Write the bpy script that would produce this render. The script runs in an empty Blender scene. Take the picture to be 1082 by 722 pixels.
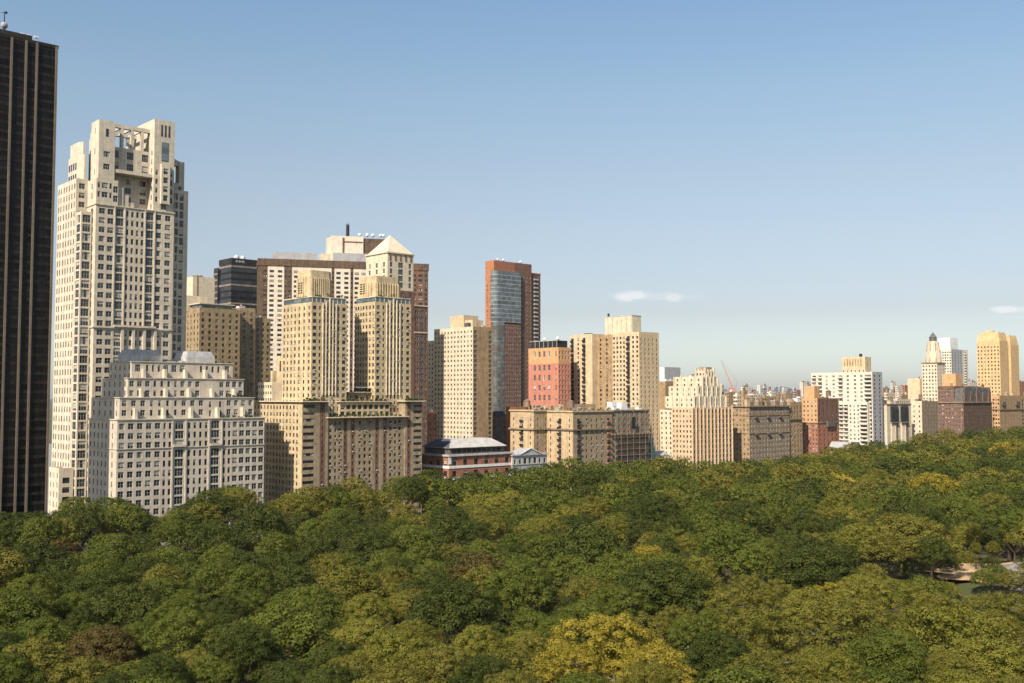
import bpy, math, random
import numpy as np
from mathutils import Matrix, Vector

random.seed(7)
R = math.radians
sc = bpy.context.scene
COL = sc.collection

# ------------------------------------------------------------------ camera frame
F = 1100.0; CX, CY = 541.0, 361.0
TH = math.atan(58.0 / 1100.0)
H = 60.0
CT, ST = math.cos(TH), math.sin(TH)
ANG = R(42.3)
UX, UY = math.cos(ANG), math.sin(ANG)
WX, WY = -UY, UX
P0X, P0Y = -152.0, 400.0

def ray(x, y):
    dx = (x - CX) / F; dz = (CY - y) / F
    c = CT - dz * ST
    return dx / c, (ST + dz * CT) / c          # X/Y and (Z-H)/Y
def city(s, d): return P0X + s * UX + d * WX, P0Y + s * UY + d * WY
def to_city(X, Y):
    a, b = X - P0X, Y - P0Y
    return a * UX + b * UY, a * WX + b * WY
def to_px(X, Y, Z):
    z = Z - H
    dep = Y * CT + z * ST; up = z * CT - Y * ST
    return CX + F * X / dep, CY - F * up / dep
def sm(t): t = min(1, max(0, t)); return t * t * (3 - 2 * t)
KN = (146.0, 288.0)
def gz(X, Y):
    s, d = to_city(X, Y)
    z = 0.012 * min(1100, max(0, s))
    if d < -25:
        z += 1.3 * math.sin(X * .021 + 1.3) * math.cos(Y * .017) * sm((-25 - d) / 60)
    a, b = X - KN[0], (Y - KN[1])
    rr = math.hypot(a / 62.0, b / 38.0)
    z += 10.5 * (1 - sm((rr - .55) / .6))
    return z

# ------------------------------------------------------------------ materials
MATS = {}
def nodes_of(name):
    m = bpy.data.materials.new(name); m.use_nodes = True
    nt = m.node_tree; nt.nodes.clear()
    out = nt.nodes.new('ShaderNodeOutputMaterial')
    return m, nt, out
def wallmat(name, col, var=.14, rough=.85, scale=.35, streak=True, spec=.12, metal=0):
    if name in MATS: return MATS[name]
    col = tuple(c * .86 for c in col); var *= 1.9
    m, nt, out = nodes_of(name)
    N, L = nt.nodes, nt.links
    b = N.new('ShaderNodeBsdfPrincipled'); b.inputs['Roughness'].default_value = rough
    b.inputs['Specular IOR Level'].default_value = spec; b.inputs['Metallic'].default_value = metal
    tc = N.new('ShaderNodeTexCoord')
    n1 = N.new('ShaderNodeTexNoise'); n1.inputs['Scale'].default_value = scale; n1.inputs['Detail'].default_value = 6
    L.new(tc.outputs['Object'], n1.inputs['Vector'])
    mp = N.new('ShaderNodeMapping'); mp.inputs['Scale'].default_value = (1.3, 1.3, .05)
    L.new(tc.outputs['Object'], mp.inputs['Vector'])
    n2 = N.new('ShaderNodeTexNoise'); n2.inputs['Scale'].default_value = 1.0; n2.inputs['Detail'].default_value = 4
    L.new(mp.outputs['Vector'], n2.inputs['Vector'])
    mp3 = N.new('ShaderNodeMapping'); mp3.inputs['Scale'].default_value = (.9, .9, 2.8)
    L.new(tc.outputs['Object'], mp3.inputs['Vector'])
    n3 = N.new('ShaderNodeTexWhiteNoise'); n3.noise_dimensions = '3D'
    sn = N.new('ShaderNodeVectorMath'); sn.operation = 'FLOOR'
    L.new(mp3.outputs['Vector'], sn.inputs[0]); L.new(sn.outputs[0], n3.inputs['Vector'])
    add = N.new('ShaderNodeMath'); add.operation = 'ADD'
    L.new(n1.outputs[0], add.inputs[0]); L.new(n2.outputs[0], add.inputs[1])
    ad2 = N.new('ShaderNodeMath'); ad2.operation = 'MULTIPLY_ADD'; ad2.inputs[1].default_value = .22
    L.new(n3.outputs['Value'], ad2.inputs[0]); L.new(add.outputs[0], ad2.inputs[2])
    mr = N.new('ShaderNodeMapRange'); mr.inputs[1].default_value = .72; mr.inputs[2].default_value = 1.5
    mr.inputs[3].default_value = 1 - var * 1.5; mr.inputs[4].default_value = 1 + var
    L.new(ad2.outputs[0], mr.inputs[0])
    mx = N.new('ShaderNodeVectorMath'); mx.operation = 'SCALE'; mx.inputs[0].default_value = col
    L.new(mr.outputs[0], mx.inputs['Scale'])
    L.new(mx.outputs[0], b.inputs['Base Color'])
    L.new(b.outputs[0], out.inputs[0])
    MATS[name] = m; return m
def glassmat(name, col, rough=.08, var=.5, scale=.28, metal=0., spec=.6):
    if name in MATS: return MATS[name]
    m, nt, out = nodes_of(name)
    N, L = nt.nodes, nt.links
    b = N.new('ShaderNodeBsdfPrincipled'); b.inputs['Roughness'].default_value = rough
    b.inputs['Specular IOR Level'].default_value = spec; b.inputs['Metallic'].default_value = metal
    geo = N.new('ShaderNodeNewGeometry')
    vm = N.new('ShaderNodeVectorMath'); vm.operation = 'SCALE'; vm.inputs['Scale'].default_value = scale
    L.new(geo.outputs['Position'], vm.inputs[0])
    fl = N.new('ShaderNodeVectorMath'); fl.operation = 'FLOOR'; L.new(vm.outputs[0], fl.inputs[0])
    wn = N.new('ShaderNodeTexWhiteNoise'); L.new(fl.outputs[0], wn.inputs['Vector'])
    mr = N.new('ShaderNodeMapRange'); mr.inputs[3].default_value = 1 - var; mr.inputs[4].default_value = 1 + var
    L.new(wn.outputs['Value'], mr.inputs[0])
    mx = N.new('ShaderNodeVectorMath'); mx.operation = 'SCALE'; mx.inputs[0].default_value = col
    L.new(mr.outputs[0], mx.inputs['Scale']); L.new(mx.outputs[0], b.inputs['Base Color'])
    # slightly wavy panes
    nz = N.new('ShaderNodeTexNoise'); nz.inputs['Scale'].default_value = .5
    L.new(geo.outputs['Position'], nz.inputs['Vector'])
    bp = N.new('ShaderNodeBump'); bp.inputs['Strength'].default_value = .12; bp.inputs['Distance'].default_value = .3
    L.new(nz.outputs[0], bp.inputs['Height']); L.new(bp.outputs[0], b.inputs['Normal'])
    L.new(b.outputs[0], out.inputs[0]); MATS[name] = m; return m
def leafmat(name, col, col2):
    m, nt, out = nodes_of(name)
    N, L = nt.nodes, nt.links
    geo = N.new('ShaderNodeNewGeometry')
    n1 = N.new('ShaderNodeTexNoise'); n1.inputs['Scale'].default_value = .16; n1.inputs['Detail'].default_value = 3
    L.new(geo.outputs['Position'], n1.inputs['Vector'])
    n2 = N.new('ShaderNodeTexWhiteNoise')
    oi = N.new('ShaderNodeObjectInfo')
    rnd = geo.outputs.get('Random Per Island')
    a = N.new('ShaderNodeMath'); a.operation = 'MULTIPLY_ADD'; a.inputs[1].default_value = .18
    L.new(rnd, a.inputs[0]); L.new(n1.outputs[0], a.inputs[2])
    a2 = N.new('ShaderNodeMath'); a2.operation = 'MULTIPLY_ADD'; a2.inputs[1].default_value = .3
    L.new(oi.outputs['Random'], a2.inputs[0]); L.new(a.outputs[0], a2.inputs[2])
    mr = N.new('ShaderNodeMapRange'); mr.inputs[1].default_value = .45; mr.inputs[2].default_value = 1.15
    L.new(a2.outputs[0], mr.inputs[0])
    mix = N.new('ShaderNodeMix'); mix.data_type = 'RGBA'
    mix.inputs[6].default_value = (*col, 1); mix.inputs[7].default_value = (*col2, 1)
    L.new(mr.outputs[0], mix.inputs[0])
    d = N.new('ShaderNodeBsdfPrincipled'); d.inputs['Roughness'].default_value = .55
    d.inputs['Specular IOR Level'].default_value = .06
    L.new(mix.outputs[2], d.inputs['Base Color'])
    t = N.new('ShaderNodeBsdfTranslucent')
    hs = N.new('ShaderNodeHueSaturation'); hs.inputs['Value'].default_value = 1.5; hs.inputs['Saturation'].default_value = 1.15
    L.new(mix.outputs[2], hs.inputs['Color']); L.new(hs.outputs[0], t.inputs[0])
    ms = N.new('ShaderNodeMixShader'); ms.inputs[0].default_value = .18
    L.new(d.outputs[0], ms.inputs[1]); L.new(t.outputs[0], ms.inputs[2])
    L.new(ms.outputs[0], out.inputs[0]); MATS[name] = m; return m

limestone = wallmat('limestone', (.58, .515, .415), .10)
limestone2 = wallmat('limestone_weathered', (.54, .475, .39), .10)
cream = wallmat('cream_brick', (.58, .455, .30), .12)
creamw = wallmat('pale_cream_brick', (.61, .53, .40), .10)
century = wallmat('yellow_tan_brick', (.54, .43, .27), .14)
tanb = wallmat('tan_brick', (.36, .25, .145), .16)
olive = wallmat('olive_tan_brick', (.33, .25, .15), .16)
brown = wallmat('dark_brown_brick', (.13, .088, .062), .18)
brownm = wallmat('reddish_brown_brick', (.185, .108, .078), .16)
redb = wallmat('red_brick', (.33, .15, .095), .16)
orangeb = wallmat('orange_brick', (.41, .175, .09), .14)
pinkw = wallmat('pinkish_white_concrete', (.64, .56, .46), .08)
pinkb = wallmat('salmon_stucco', (.50, .21, .15), .10)
orangetop = wallmat('apricot_stucco', (.56, .33, .17), .10)
goldb = wallmat('golden_buff_brick', (.60, .415, .22), .12)
centb = wallmat('soot_darkened_tan_brick', (.34, .265, .175), .16)  # tan brick with the shade of street fronts put into its colour
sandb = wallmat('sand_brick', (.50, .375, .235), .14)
greyb = wallmat('grey_brown_brick', (.27, .21, .15), .18)
darkb = wallmat('dark_scaffolded_brick', (.13, .12, .11), .2)
white = wallmat('white_painted_brick', (.62, .57, .48), .08)
grey = wallmat('grey_render', (.36, .36, .37), .10)
greyst = wallmat('grey_stone', (.44, .44, .42), .12)
roofm = wallmat('tar_roof', (.12, .115, .11), .25)
slate = wallmat('dark_slate_roof', (.07, .08, .10), .2)
whiteroof = wallmat('pale_metal_roof', (.47, .45, .43), .10, .5)
copper = wallmat('green_copper', (.25, .38, .31), .2)
bronze = wallmat('bronze_column', (.15, .12, .09), .12, .45, spec=.5)
darkmetal = wallmat('dark_metal', (.035, .034, .033), .2, .5)
spandrel = wallmat('dark_bronze_spandrel', (.026, .021, .018), .25, .5, spec=.12)
steel = wallmat('light_metal', (.5, .5, .5), .1, .45)
whitep = wallmat('white_enamel', (.72, .72, .70), .08, .4)
woodtank = wallmat('weathered_tank_wood', (.22, .16, .11), .2)
cranered = wallmat('faded_red_paint', (.45, .16, .12), .1)
awning = wallmat('green_canvas', (.03, .16, .09), .1)
hedgem = wallmat('terrace_planting', (.06, .085, .02), .5, scale=2)
glass = glassmat('window_glass', (.022, .026, .030))
glass_tower = glassmat('bronze_tower_glass', (.007, .0065, .006), .12, .7, spec=.16)
glass_dark = glassmat('dark_curtain_glass', (.018, .020, .024), .12, .5)
glass_blue = glassmat('blue_corner_glass', (.085, .11, .115), .12, .5, .35, 0, .9)
blind = wallmat('window_blind', (.52, .48, .40), .12)
frame_dark = wallmat('dark_window_frame', (.06, .055, .05), .1)
frame_white = wallmat('white_window_frame', (.55, .53, .48), .1)
frame_stone = wallmat('pale_window_frame', (.36, .38, .36), .1)
asphalt = wallmat('asphalt', (.05, .05, .052), .2)
paving = wallmat('concrete_paving', (.28, .27, .25), .15)
rockm = wallmat('grey_rock', (.20, .185, .165), .3)
bark = wallmat('brown_bark', (.09, .065, .045), .3, scale=2)
barkp = wallmat('pale_bark', (.27, .245, .19), .3, scale=2)

# ------------------------------------------------------------------ mesh builder
class MB:
    def __init__(s): s.v = []; s.f = []; s.m = []; s.mats = []; s.vi = {}
    def mi(s, mat):
        if mat not in s.mats: s.mats.append(mat)
        return s.mats.index(mat)
    def vert(s, p):
        k = (round(p[0], 3), round(p[1], 3), round(p[2], 3))
        i = s.vi.get(k)
        if i is None: i = len(s.v); s.v.append(k); s.vi[k] = i
        return i
    def poly(s, pts, mat):
        ids = [s.vert(p) for p in pts]
        out = []
        for i in ids:
            if not out or out[-1] != i: out.append(i)
        if len(out) > 1 and out[0] == out[-1]: out.pop()
        if len(set(out)) < 3 or len(set(out)) != len(out): return
        s.f.append(out); s.m.append(s.mi(mat))
    def box(s, x0, x1, y0, y1, z0, z1, mat, bottom=True):
        a = [(x0, y0, z0), (x1, y0, z0), (x1, y1, z0), (x0, y1, z0), (x0, y0, z1), (x1, y0, z1), (x1, y1, z1), (x0, y1, z1)]
        q = [(0, 1, 5, 4), (1, 2, 6, 5), (2, 3, 7, 6), (3, 0, 4, 7), (4, 5, 6, 7)]
        if bottom: q.append((3, 2, 1, 0))
        for f in q: s.poly([a[i] for i in f], mat)
    def prism(s, pts, z0, z1, mat, top=None, scale=1.0, cap=True):
        n = len(pts); cx = sum(p[0] for p in pts) / n; cy = sum(p[1] for p in pts) / n
        t = [(cx + (p[0] - cx) * scale, cy + (p[1] - cy) * scale) for p in pts]
        for i in range(n):
            j = (i + 1) % n
            s.poly([(*pts[i], z0), (*pts[j], z0), (*t[j], z1), (*t[i], z1)], mat)
        if cap and scale > .001: s.poly([(*p, z1) for p in t], top or mat)
    def cyl(s, cx, cy, z0, z1, r0, r1, mat, n=12, cap=True):
        ring = lambda r, z: [(cx + r * math.cos(2 * math.pi * i / n), cy + r * math.sin(2 * math.pi * i / n), z) for i in range(n)]
        a, b = ring(r0, z0), ring(r1, z1)
        for i in range(n):
            j = (i + 1) % n
            s.poly([a[i], a[j], b[j], b[i]], mat)
        if cap: s.poly(b, mat); s.poly(a[::-1], mat)
    def bar(s, p, q, r0, r1, mat, n=6):
        p, q = Vector(p), Vector(q); d = (q - p).normalized()
        a = d.orthogonal().normalized(); b = d.cross(a)
        A = [p + (a * math.cos(t) + b * math.sin(t)) * r0 for t in [2 * math.pi * i / n for i in range(n)]]
        B = [q + (a * math.cos(t) + b * math.sin(t)) * r1 for t in [2 * math.pi * i / n for i in range(n)]]
        for i in range(n):
            j = (i + 1) % n
            s.poly([A[i], A[j], B[j], B[i]], mat)
        s.poly(B, mat); s.poly(A[::-1], mat)
    def sphere(s, c, r, mat, nu=12, nv=8):
        P = lambda i, j: (c[0] + r * math.sin(math.pi * j / nv) * math.cos(2 * math.pi * i / nu), c[1] + r * math.sin(math.pi * j / nv) * math.sin(2 * math.pi * i / nu), c[2] + r * math.cos(math.pi * j / nv))
        for j in range(nv):
            for i in range(nu):
                s.poly([P(i, j), P(i, j + 1), P(i + 1, j + 1), P(i + 1, j)], mat)
    def mesh(s, name):
        me = bpy.data.meshes.new(name)
        me.from_pydata(s.v, [], s.f)
        for m in s.mats: me.materials.append(m)
        me.polygons.foreach_set('material_index', s.m)
        me.update(); return me
    def obj(s, name, parent=None, loc=(0, 0, 0)):
        o = bpy.data.objects.new(name, s.mesh(name)); COL.objects.link(o)
        o.location = loc
        if parent: o.parent = parent
        return o
def props(o, label=None, cat=None, group=None, kind=None):
    if label: o['label'] = label
    if cat: o['category'] = cat
    if group: o['group'] = group
    if kind: o['kind'] = kind
    return o

# ------------------------------------------------------------------ windows
WIN = {}
def window_geo(w, h, style, v):
    """pieces of one window: list of (quad points, material); x along the wall, y inward, z up; centred"""
    q = []
    x0, x1, z0, z1 = -w / 2, w / 2, -h / 2, h / 2
    def rect(a, b, c, d, y, m): q.append(([(a, y, c), (b, y, c), (b, y, d), (a, y, d)], m))
    def bar(a, b, c, d, y, m, t=.07):
        rect(a, b, c, d, y, m)
        q.append(([(a, y, d), (b, y, d), (b, y + t, d), (a, y + t, d)], m))
        q.append(([(a, y, c), (a, y, d), (a, y + t, d), (a, y + t, c)], m))
    g = glass
    fr = {'d': frame_dark, 'w': frame_white, 's': frame_stone, 'b': frame_dark, 'n': None, 't': frame_dark, 'g': frame_stone}[style[0]]
    if style[0] == 'b': g = glass_blue
    if style[0] == 't': g = glass_dark
    rect(x0, x1, z0, z1, .30, g)
    if v in (1, 3, 4) and style[0] not in 'bt':
        fz = {1: .45, 3: .72, 4: .25}[v]
        rect(x0, x1, z1 - h * fz, z1, .285, blind)
    if v == 5 and style[0] not in 'bt':
        rect(x0, x0 + w * .28, z0, z1, .285, blind); rect(x1 - w * .28, x1, z0, z1, .285, blind)
    if fr is not None:
        t = min(.11, w * .08)
        bar(x0, x0 + t, z0, z1, .22, fr); bar(x1 - t, x1, z0, z1, .22, fr)
        bar(x0 + t, x1 - t, z1 - t, z1, .221, fr); bar(x0 + t, x1 - t, z0, z0 + t, .221, fr)
        n = max(0, int(round(w / 1.15)) - 1) if len(style) == 1 else int(style[1])
        for i in range(n):
            c = x0 + w * (i + 1) / (n + 1); bar(c - t * .5, c + t * .5, z0 + t, z1 - t, .222, fr)
        if h > 1.4: bar(x0 + t, x1 - t, -.04 + h * .05, .04 + h * .05, .223, fr)
    return q
def window_mesh(w, h, style, v):
    k = (round(w, 1), round(h, 1), style, v)
    if k not in WIN:
        mb = MB()
        for p, m in window_geo(k[0], k[1], style, v): mb.poly(p, m)
        WIN[k] = mb.mesh('window')
    return WIN[k]

def G(n=1, w=1.4, h=1.8, fh=3.3, top=1.0, st='d', m=None, pair=False, bal=None, ac=0, off=0, skip=0, c=None):
    return dict(n=n, w=w, h=h, fh=fh, top=top, st=st, m=m, pair=pair, bal=bal, ac=ac, off=off, skip=skip, c=c)

class Bld:
    """a building in its own frame: x runs along the street, y into the block, z up from its ground"""
    def __init__(s, name, label, cat='building', d=0, Y=None, x=None, y=None, ang=0, group=None):
        s.name = name; s.label = label; s.cat = cat; s.group = group
        s.a = ANG + R(ang)
        s.ux, s.uy = math.cos(s.a), math.sin(s.a); s.wx, s.wy = -s.uy, s.ux
        k, kz = ray(x, y)
        if Y is None:
            ss = (k * (P0Y + d * WY) - P0X - d * WX) / (UX - k * UY)
            X, Y = city(ss, d)
        else: X = k * Y
        s.X, s.Y = X, Y; s.g = gz(X, Y); s.zt = H + Y * kz - s.g
        s.wall = {}; s.roof = MB(); s.trim = {}; s.wins = []; s.parts = []; s.k = random.Random(hash(name) % 9999 if 0 else len(label) * 31 + int(abs(X) * 10))
    # pixel helpers in the local frame
    def sx(s, xp, yp, dy):                       # local x where pixel column meets the plane local y = dy
        k, _ = ray(xp, yp); ox, oy = s.X + dy * s.wx, s.Y + dy * s.wy
        return (k * oy - ox) / (s.ux - k * s.uy)
    def dy(s, xp, yp, lx):
        k, _ = ray(xp, yp); ox, oy = s.X + lx * s.ux, s.Y + lx * s.uy
        return (k * oy - ox) / (s.wx - k * s.wy)
    def z(s, xp, yp, lx, ly):
        _, kz = ray(xp, yp); return H + (s.Y + lx * s.uy + ly * s.wy) * kz - s.g
    def wmb(s, m):
        if m not in s.wall: s.wall[m] = MB()
        return s.wall[m]
    def part(s, name, mb=None, label=None):
        mb = mb or MB(); s.parts.append([name, mb, label, None]); return mb
    def face(s, kind, x0, y0, width, z0, z1, strips, mat):
        if kind == 'E': T = lambda a, i, z: (x0 + a, y0 + i, z)
        else: T = lambda a, i, z: (x0 + i, y0 - a, z)          # S: a runs from the far (west) end to the front
        if not strips: strips = [(1, None)]
        tot = sum(t[0] for t in strips); a0 = 0
        for wgt, g in strips:
            a1 = a0 + width * wgt / tot
            m = (g and g['m']) or mat; mb = s.wmb(m)
            if not g or g['n'] == 0:
                mb.poly([T(a0, 0, z0), T(a1, 0, z0), T(a1, 0, z1), T(a0, 0, z1)], m); a0 = a1; continue
            W = a1 - a0; n = g['n']
            if g['c']: cs = [a0 + W * c for c in g['c']]
            elif g['pair']:
                cs = []
                for i in range(n):
                    c = a0 + W * (i + .5) / n; o = g['w'] * .5 + .16
                    cs += [c - o, c + o]
            else: cs = [a0 + W * (i + .5) / n for i in range(n)]
            w, h = g['w'], g['h']
            if len(cs) > 1: w = min(w, min(cs[i + 1] - cs[i] for i in range(len(cs) - 1)) - .15)
            w = min(w, W * .96)
            zr = []; zt = z1 - g['top']; r = 0
            while zt - h > z0 + .3:
                if r >= g['skip']: zr.append((zt - h, zt))
                zt -= g['fh']; r += 1
            xs = [a0]
            for c in cs: xs += [c - w / 2, c + w / 2]
            xs.append(a1)
            zs = [z0]
            for lo, hi in zr[::-1]: zs += [lo, hi]
            zs.append(z1)
            for i in range(len(xs) - 1):
                for j in range(len(zs) - 1):
                    p, q, a, b = xs[i], xs[i + 1], zs[j], zs[j + 1]
                    if i % 2 and j % 2:
                        for pp in ([T(p, 0, a), T(p, .3, a), T(p, .3, b), T(p, 0, b)], [T(q, 0, a), T(q, 0, b), T(q, .3, b), T(q, .3, a)],
                                   [T(p, 0, b), T(p, .3, b), T(q, .3, b), T(q, 0, b)], [T(p, 0, a), T(q, 0, a), T(q, .3, a), T(p, .3, a)]):
                            mb.poly(pp, m)
                        v = s.k.choice([0, 0, 0, 0, 0, 0, 2, 1, 3, 4, 5]) if g['st'][0] not in 'bt' else 0
                        s.wins.append((kind, T((p + q) / 2, 0, (a + b) / 2), w, h, g['st'], v))
                        if g['bal']:
                            pr, hb, bm = g['bal']; bb = s.part('balcony')
                            e = .25
                            def bx(i0, i1, c0, c1, d0, d1):
                                A = T(c0, i0, d0); B = T(c1, i1, d1)
                                bb.box(min(A[0], B[0]), max(A[0], B[0]), min(A[1], B[1]), max(A[1], B[1]), d0, d1, bm)
                            bx(-pr, -.004, p - e, q + e, a - .35, a - .12)
                            bx(-pr, -pr + .12, p - e, q + e, a - .119, a - .12 + hb)
                            bx(-pr + .121, -.004, p - e, p - e + .1, a - .119, a - .12 + hb)
                        if g['ac'] and s.k.random() < g['ac']:
                            bb = s.part('air_conditioner')
                            A = T((p + q) / 2 - .33, -.42, 0); B = T((p + q) / 2 + .33, -.01, 0)
                            bb.box(min(A[0], B[0]), max(A[0], B[0]), min(A[1], B[1]), max(A[1], B[1]), a + .05, a + .47, steel)
                    else: mb.poly([T(p, 0, a), T(q, 0, a), T(q, 0, b), T(p, 0, b)], m)
            a0 = a1
    def box(s, x0, x1, y0, y1, z0, z1, mat, S=None, E=None, par=.9, roof=None, solid=False):
        if x1 <= x0 or y1 <= y0 or z1 <= z0: print('BADBOX', s.label[:40], [round(float(q), 1) for q in (x0, x1, y0, y1, z0, z1)]); return
        mb = s.wmb(mat)
        if solid: mb.box(x0, x1, y0, y1, z0, z1, mat, False); return
        s.face('E', x0, y0, x1 - x0, z0, z1, E, mat)
        s.face('S', x0, y1, y1 - y0, z0, z1, S, mat)
        mb.poly([(x1, y0, z0), (x1, y1, z0), (x1, y1, z1), (x1, y0, z1)], mat)
        mb.poly([(x1, y1, z0), (x0, y1, z0), (x0, y1, z1), (x1, y1, z1)], mat)
        t = .35; zr = z1 - par
        o = [(x0, y0), (x1, y0), (x1, y1), (x0, y1)]; i = [(x0 + t, y0 + t), (x1 - t, y0 + t), (x1 - t, y1 - t), (x0 + t, y1 - t)]
        for a in range(4):
            b = (a + 1) % 4
            mb.poly([(*o[a], z1), (*o[b], z1), (*i[b], z1), (*i[a], z1)], mat)
            mb.poly([(*i[a], z1), (*i[b], z1), (*i[b], zr), (*i[a], zr)], mat)
        s.part('roof').poly([(*p, zr) for p in i], roof or roofm)
    def tier(s, dl, xl, xr, yt, xs=None, zb=0, mat=None, S=None, E=None, yr=None, depth=None, **kw):
        """front face between pixel columns xl..xr at local depth dl, top at pixel row yt (at its left corner)"""
        x0 = s.sx(xl, yt, dl); x1 = s.sx(xr, yt, dl)
        y1 = dl + depth if depth else s.dy(xs, yt, x0)
        z1 = s.z(xl, yt, x0, dl)
        s.box(x0, x1, dl, y1, zb, z1, mat, S, E, **kw)
        return x0, x1, dl, y1, zb, z1
    def ledge(s, t, z, h=.5, p=.5, mat=None, name='cornice'):
        x0, x1, y0, y1 = t[:4]
        s.part(name).box(x0 - p, x1 + p, y0 - p, y1 + p, z, z + h, mat or list(s.wall)[0])
    def ribs(s, t, kind, n, w, p, z0, z1, mat, e=0):
        x0, x1, y0, y1 = t[:4]; mb = s.part('pier')
        for i in range(n):
            mb = mb if i == 0 else s.part('pier')
            if kind == 'E':
                c = x0 + w / 2 + (x1 - x0 - w) * i / max(1, n - 1); mb.box(c - w / 2, c + w / 2, y0 - p, y0 + .02, z0, z1 + e * (i % 2), mat)
            else:
                c = y0 + w / 2 + (y1 - y0 - w) * i / max(1, n - 1); mb.box(x0 - p, x0 + .02, c - w / 2, c + w / 2, z0, z1 + e * (i % 2), mat)
    def tank(s, x, y, z, r=1.8, h=3.5, leg=2.5, m=None):
        mb = s.part('water_tank'); m = m or woodtank
        for a, b in ((-1, -1), (1, -1), (1, 1), (-1, 1)):
            mb.bar((x + a * r * .6, y + b * r * .6, z), (x + a * r * .6, y + b * r * .6, z + leg + .05), .12, .12, darkmetal, 4)
        mb.cyl(x, y, z + leg, z + leg + h, r, r * .95, m, 14)
        mb.cyl(x, y, z + leg + h + .003, z + leg + h + 1.1, r * 1.06, .05, m, 14)
    def clutter(s, t, n=5, mats=None, tank=0, hmax=3.5):
        x0, x1, y0, y1 = t[:4]; z = t[5] - .9; rg = s.k
        mats = mats or [tanb, grey, whitep, roofm, steel]
        for i in range(n):
            w, d, h = rg.uniform(1.5, 5), rg.uniform(1.5, 5), rg.uniform(1.2, hmax)
            w = min(w, (x1 - x0) * .4); d = min(d, (y1 - y0) * .4)
            cx = rg.uniform(x0 + 1 + w / 2, max(x0 + 1.1 + w / 2, x1 - 1 - w / 2)); cy = rg.uniform(y0 + 1 + d / 2, max(y0 + 1.1 + d / 2, y1 - 1 - d / 2))
            mb = s.part('roof_bulkhead'); m = rg.choice(mats)
            zz = z + .01 * i
            mb.box(cx - w / 2, cx + w / 2, cy - d / 2, cy + d / 2, z, zz + h, m)
            mb.box(cx - w / 2 - .15, cx + w / 2 + .15, cy - d / 2 - .15, cy + d / 2 + .15, zz + h, zz + h + .18, steel)
            if rg.random() < .5: mb.cyl(cx + .3, cy, zz + h + .18, zz + h + .9, .35, .4, steel, 8)
        for i in range(tank):
            s.tank(rg.uniform(x0 + 2.5, x1 - 2.5), rg.uniform(y0 + 2.5, min(y1 - 2, y0 + 12)), z, rg.uniform(1.5, 2.1))
        for i in range(n // 3):
            s.part('antenna').bar((rg.uniform(x0 + 1, x1 - 1), y0 + 3, z), (rg.uniform(x0 + 1, x1 - 1), y0 + 3, z) if 0 else (x0 + (i + .5) * (x1 - x0) / max(1, n // 3), y0 + 3, z + rg.uniform(3, 6)), .07, .05, darkmetal, 4) if 0 else None
    def planting(s, t, n=8, side='E'):
        x0, x1, y0, y1 = t[:4]; z = t[5] - .5; rg = s.k; mb = s.part('terrace_planting')
        mb2 = mb
        for i in range(n * 60):
            c = (i % n + rg.uniform(.2, .8)) / n
            cx = x0 + .9 + (x1 - x0 - 1.8) * c; cy = y0 + rg.uniform(.6, 1.7); cz = z + rg.uniform(0, 1.0 + .8 * ((i % n * 7919) % 3) / 2)
            a = Vector((rg.gauss(0, 1), rg.gauss(0, 1), rg.gauss(0, 1))).normalized() * .3; b = a.orthogonal().normalized() * .3
            c0 = Vector((cx, cy, cz)); mb2.poly([c0 - a, c0 - b, c0 + a, c0 + b], hedgem)
    def finish(s):
        e = bpy.data.objects.new(s.name, None); COL.objects.link(e)
        e.location = (s.X, s.Y, s.g); e.rotation_euler = (0, 0, s.a)
        props(e, s.label, s.cat, s.group)
        for m, mb in s.wall.items():
            if mb.f: mb.obj('wall', e)
        if s.roof.f: s.roof.obj('roof', e)
        cnt = {}
        over = {}
        for name, mb, label, _ in s.parts:
            if not mb.f: continue
            cnt[name] = cnt.get(name, 0) + 1
            if cnt[name] <= 100:
                o = mb.obj(name, e)
                if label: o['label'] = label
            else:
                t = over.setdefault(name, MB())
                for f, mi in zip(mb.f, mb.m): t.poly([mb.v[i] for i in f], mb.mats[mi])
        for name, mb in over.items(): props(mb.obj(name, e), kind='stuff')
        ca, sa = math.cos(s.a), math.sin(s.a)
        def dist(wn):
            x, y, z = wn[1]; X = s.X + x * ca - y * sa; Y = s.Y + x * sa + y * ca
            px, py = to_px(X, Y, z + s.g)
            ft = 1.0
            pen = 0 if (0 < px < 1082 and -20 < py < 540) else 1e6
            low = 3000 if (z + s.g) < 14 else 0
            return X * X * 0 + math.hypot(X, Y) / (wn[2] * wn[3]) ** .5 + pen + low
        ws = sorted(s.wins, key=dist)
        for kind, p, w, h, st, v in ws[:100]:
            o = bpy.data.objects.new('window', window_mesh(w, h, st, v)); COL.objects.link(o)
            o.parent = e; o.location = p
            kx, kz_ = w / round(w, 1), h / round(h, 1)
            o.scale = (kx, 1, kz_)
            if kind == 'S': o.rotation_euler = (0, 0, -math.pi / 2)
        if ws[100:]:
            mb = MB()
            for kind, p, w, h, st, v in ws[100:]:
                for q, m in window_geo(w, h, st, v):
                    if kind == 'E': pts = [(p[0] + a, p[1] + b, p[2] + c) for a, b, c in q]
                    else: pts = [(p[0] + b, p[1] - a, p[2] + c) for a, b, c in q]
                    mb.poly(pts, m)
            props(mb.obj('window', e), kind='stuff')
        return e

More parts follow.
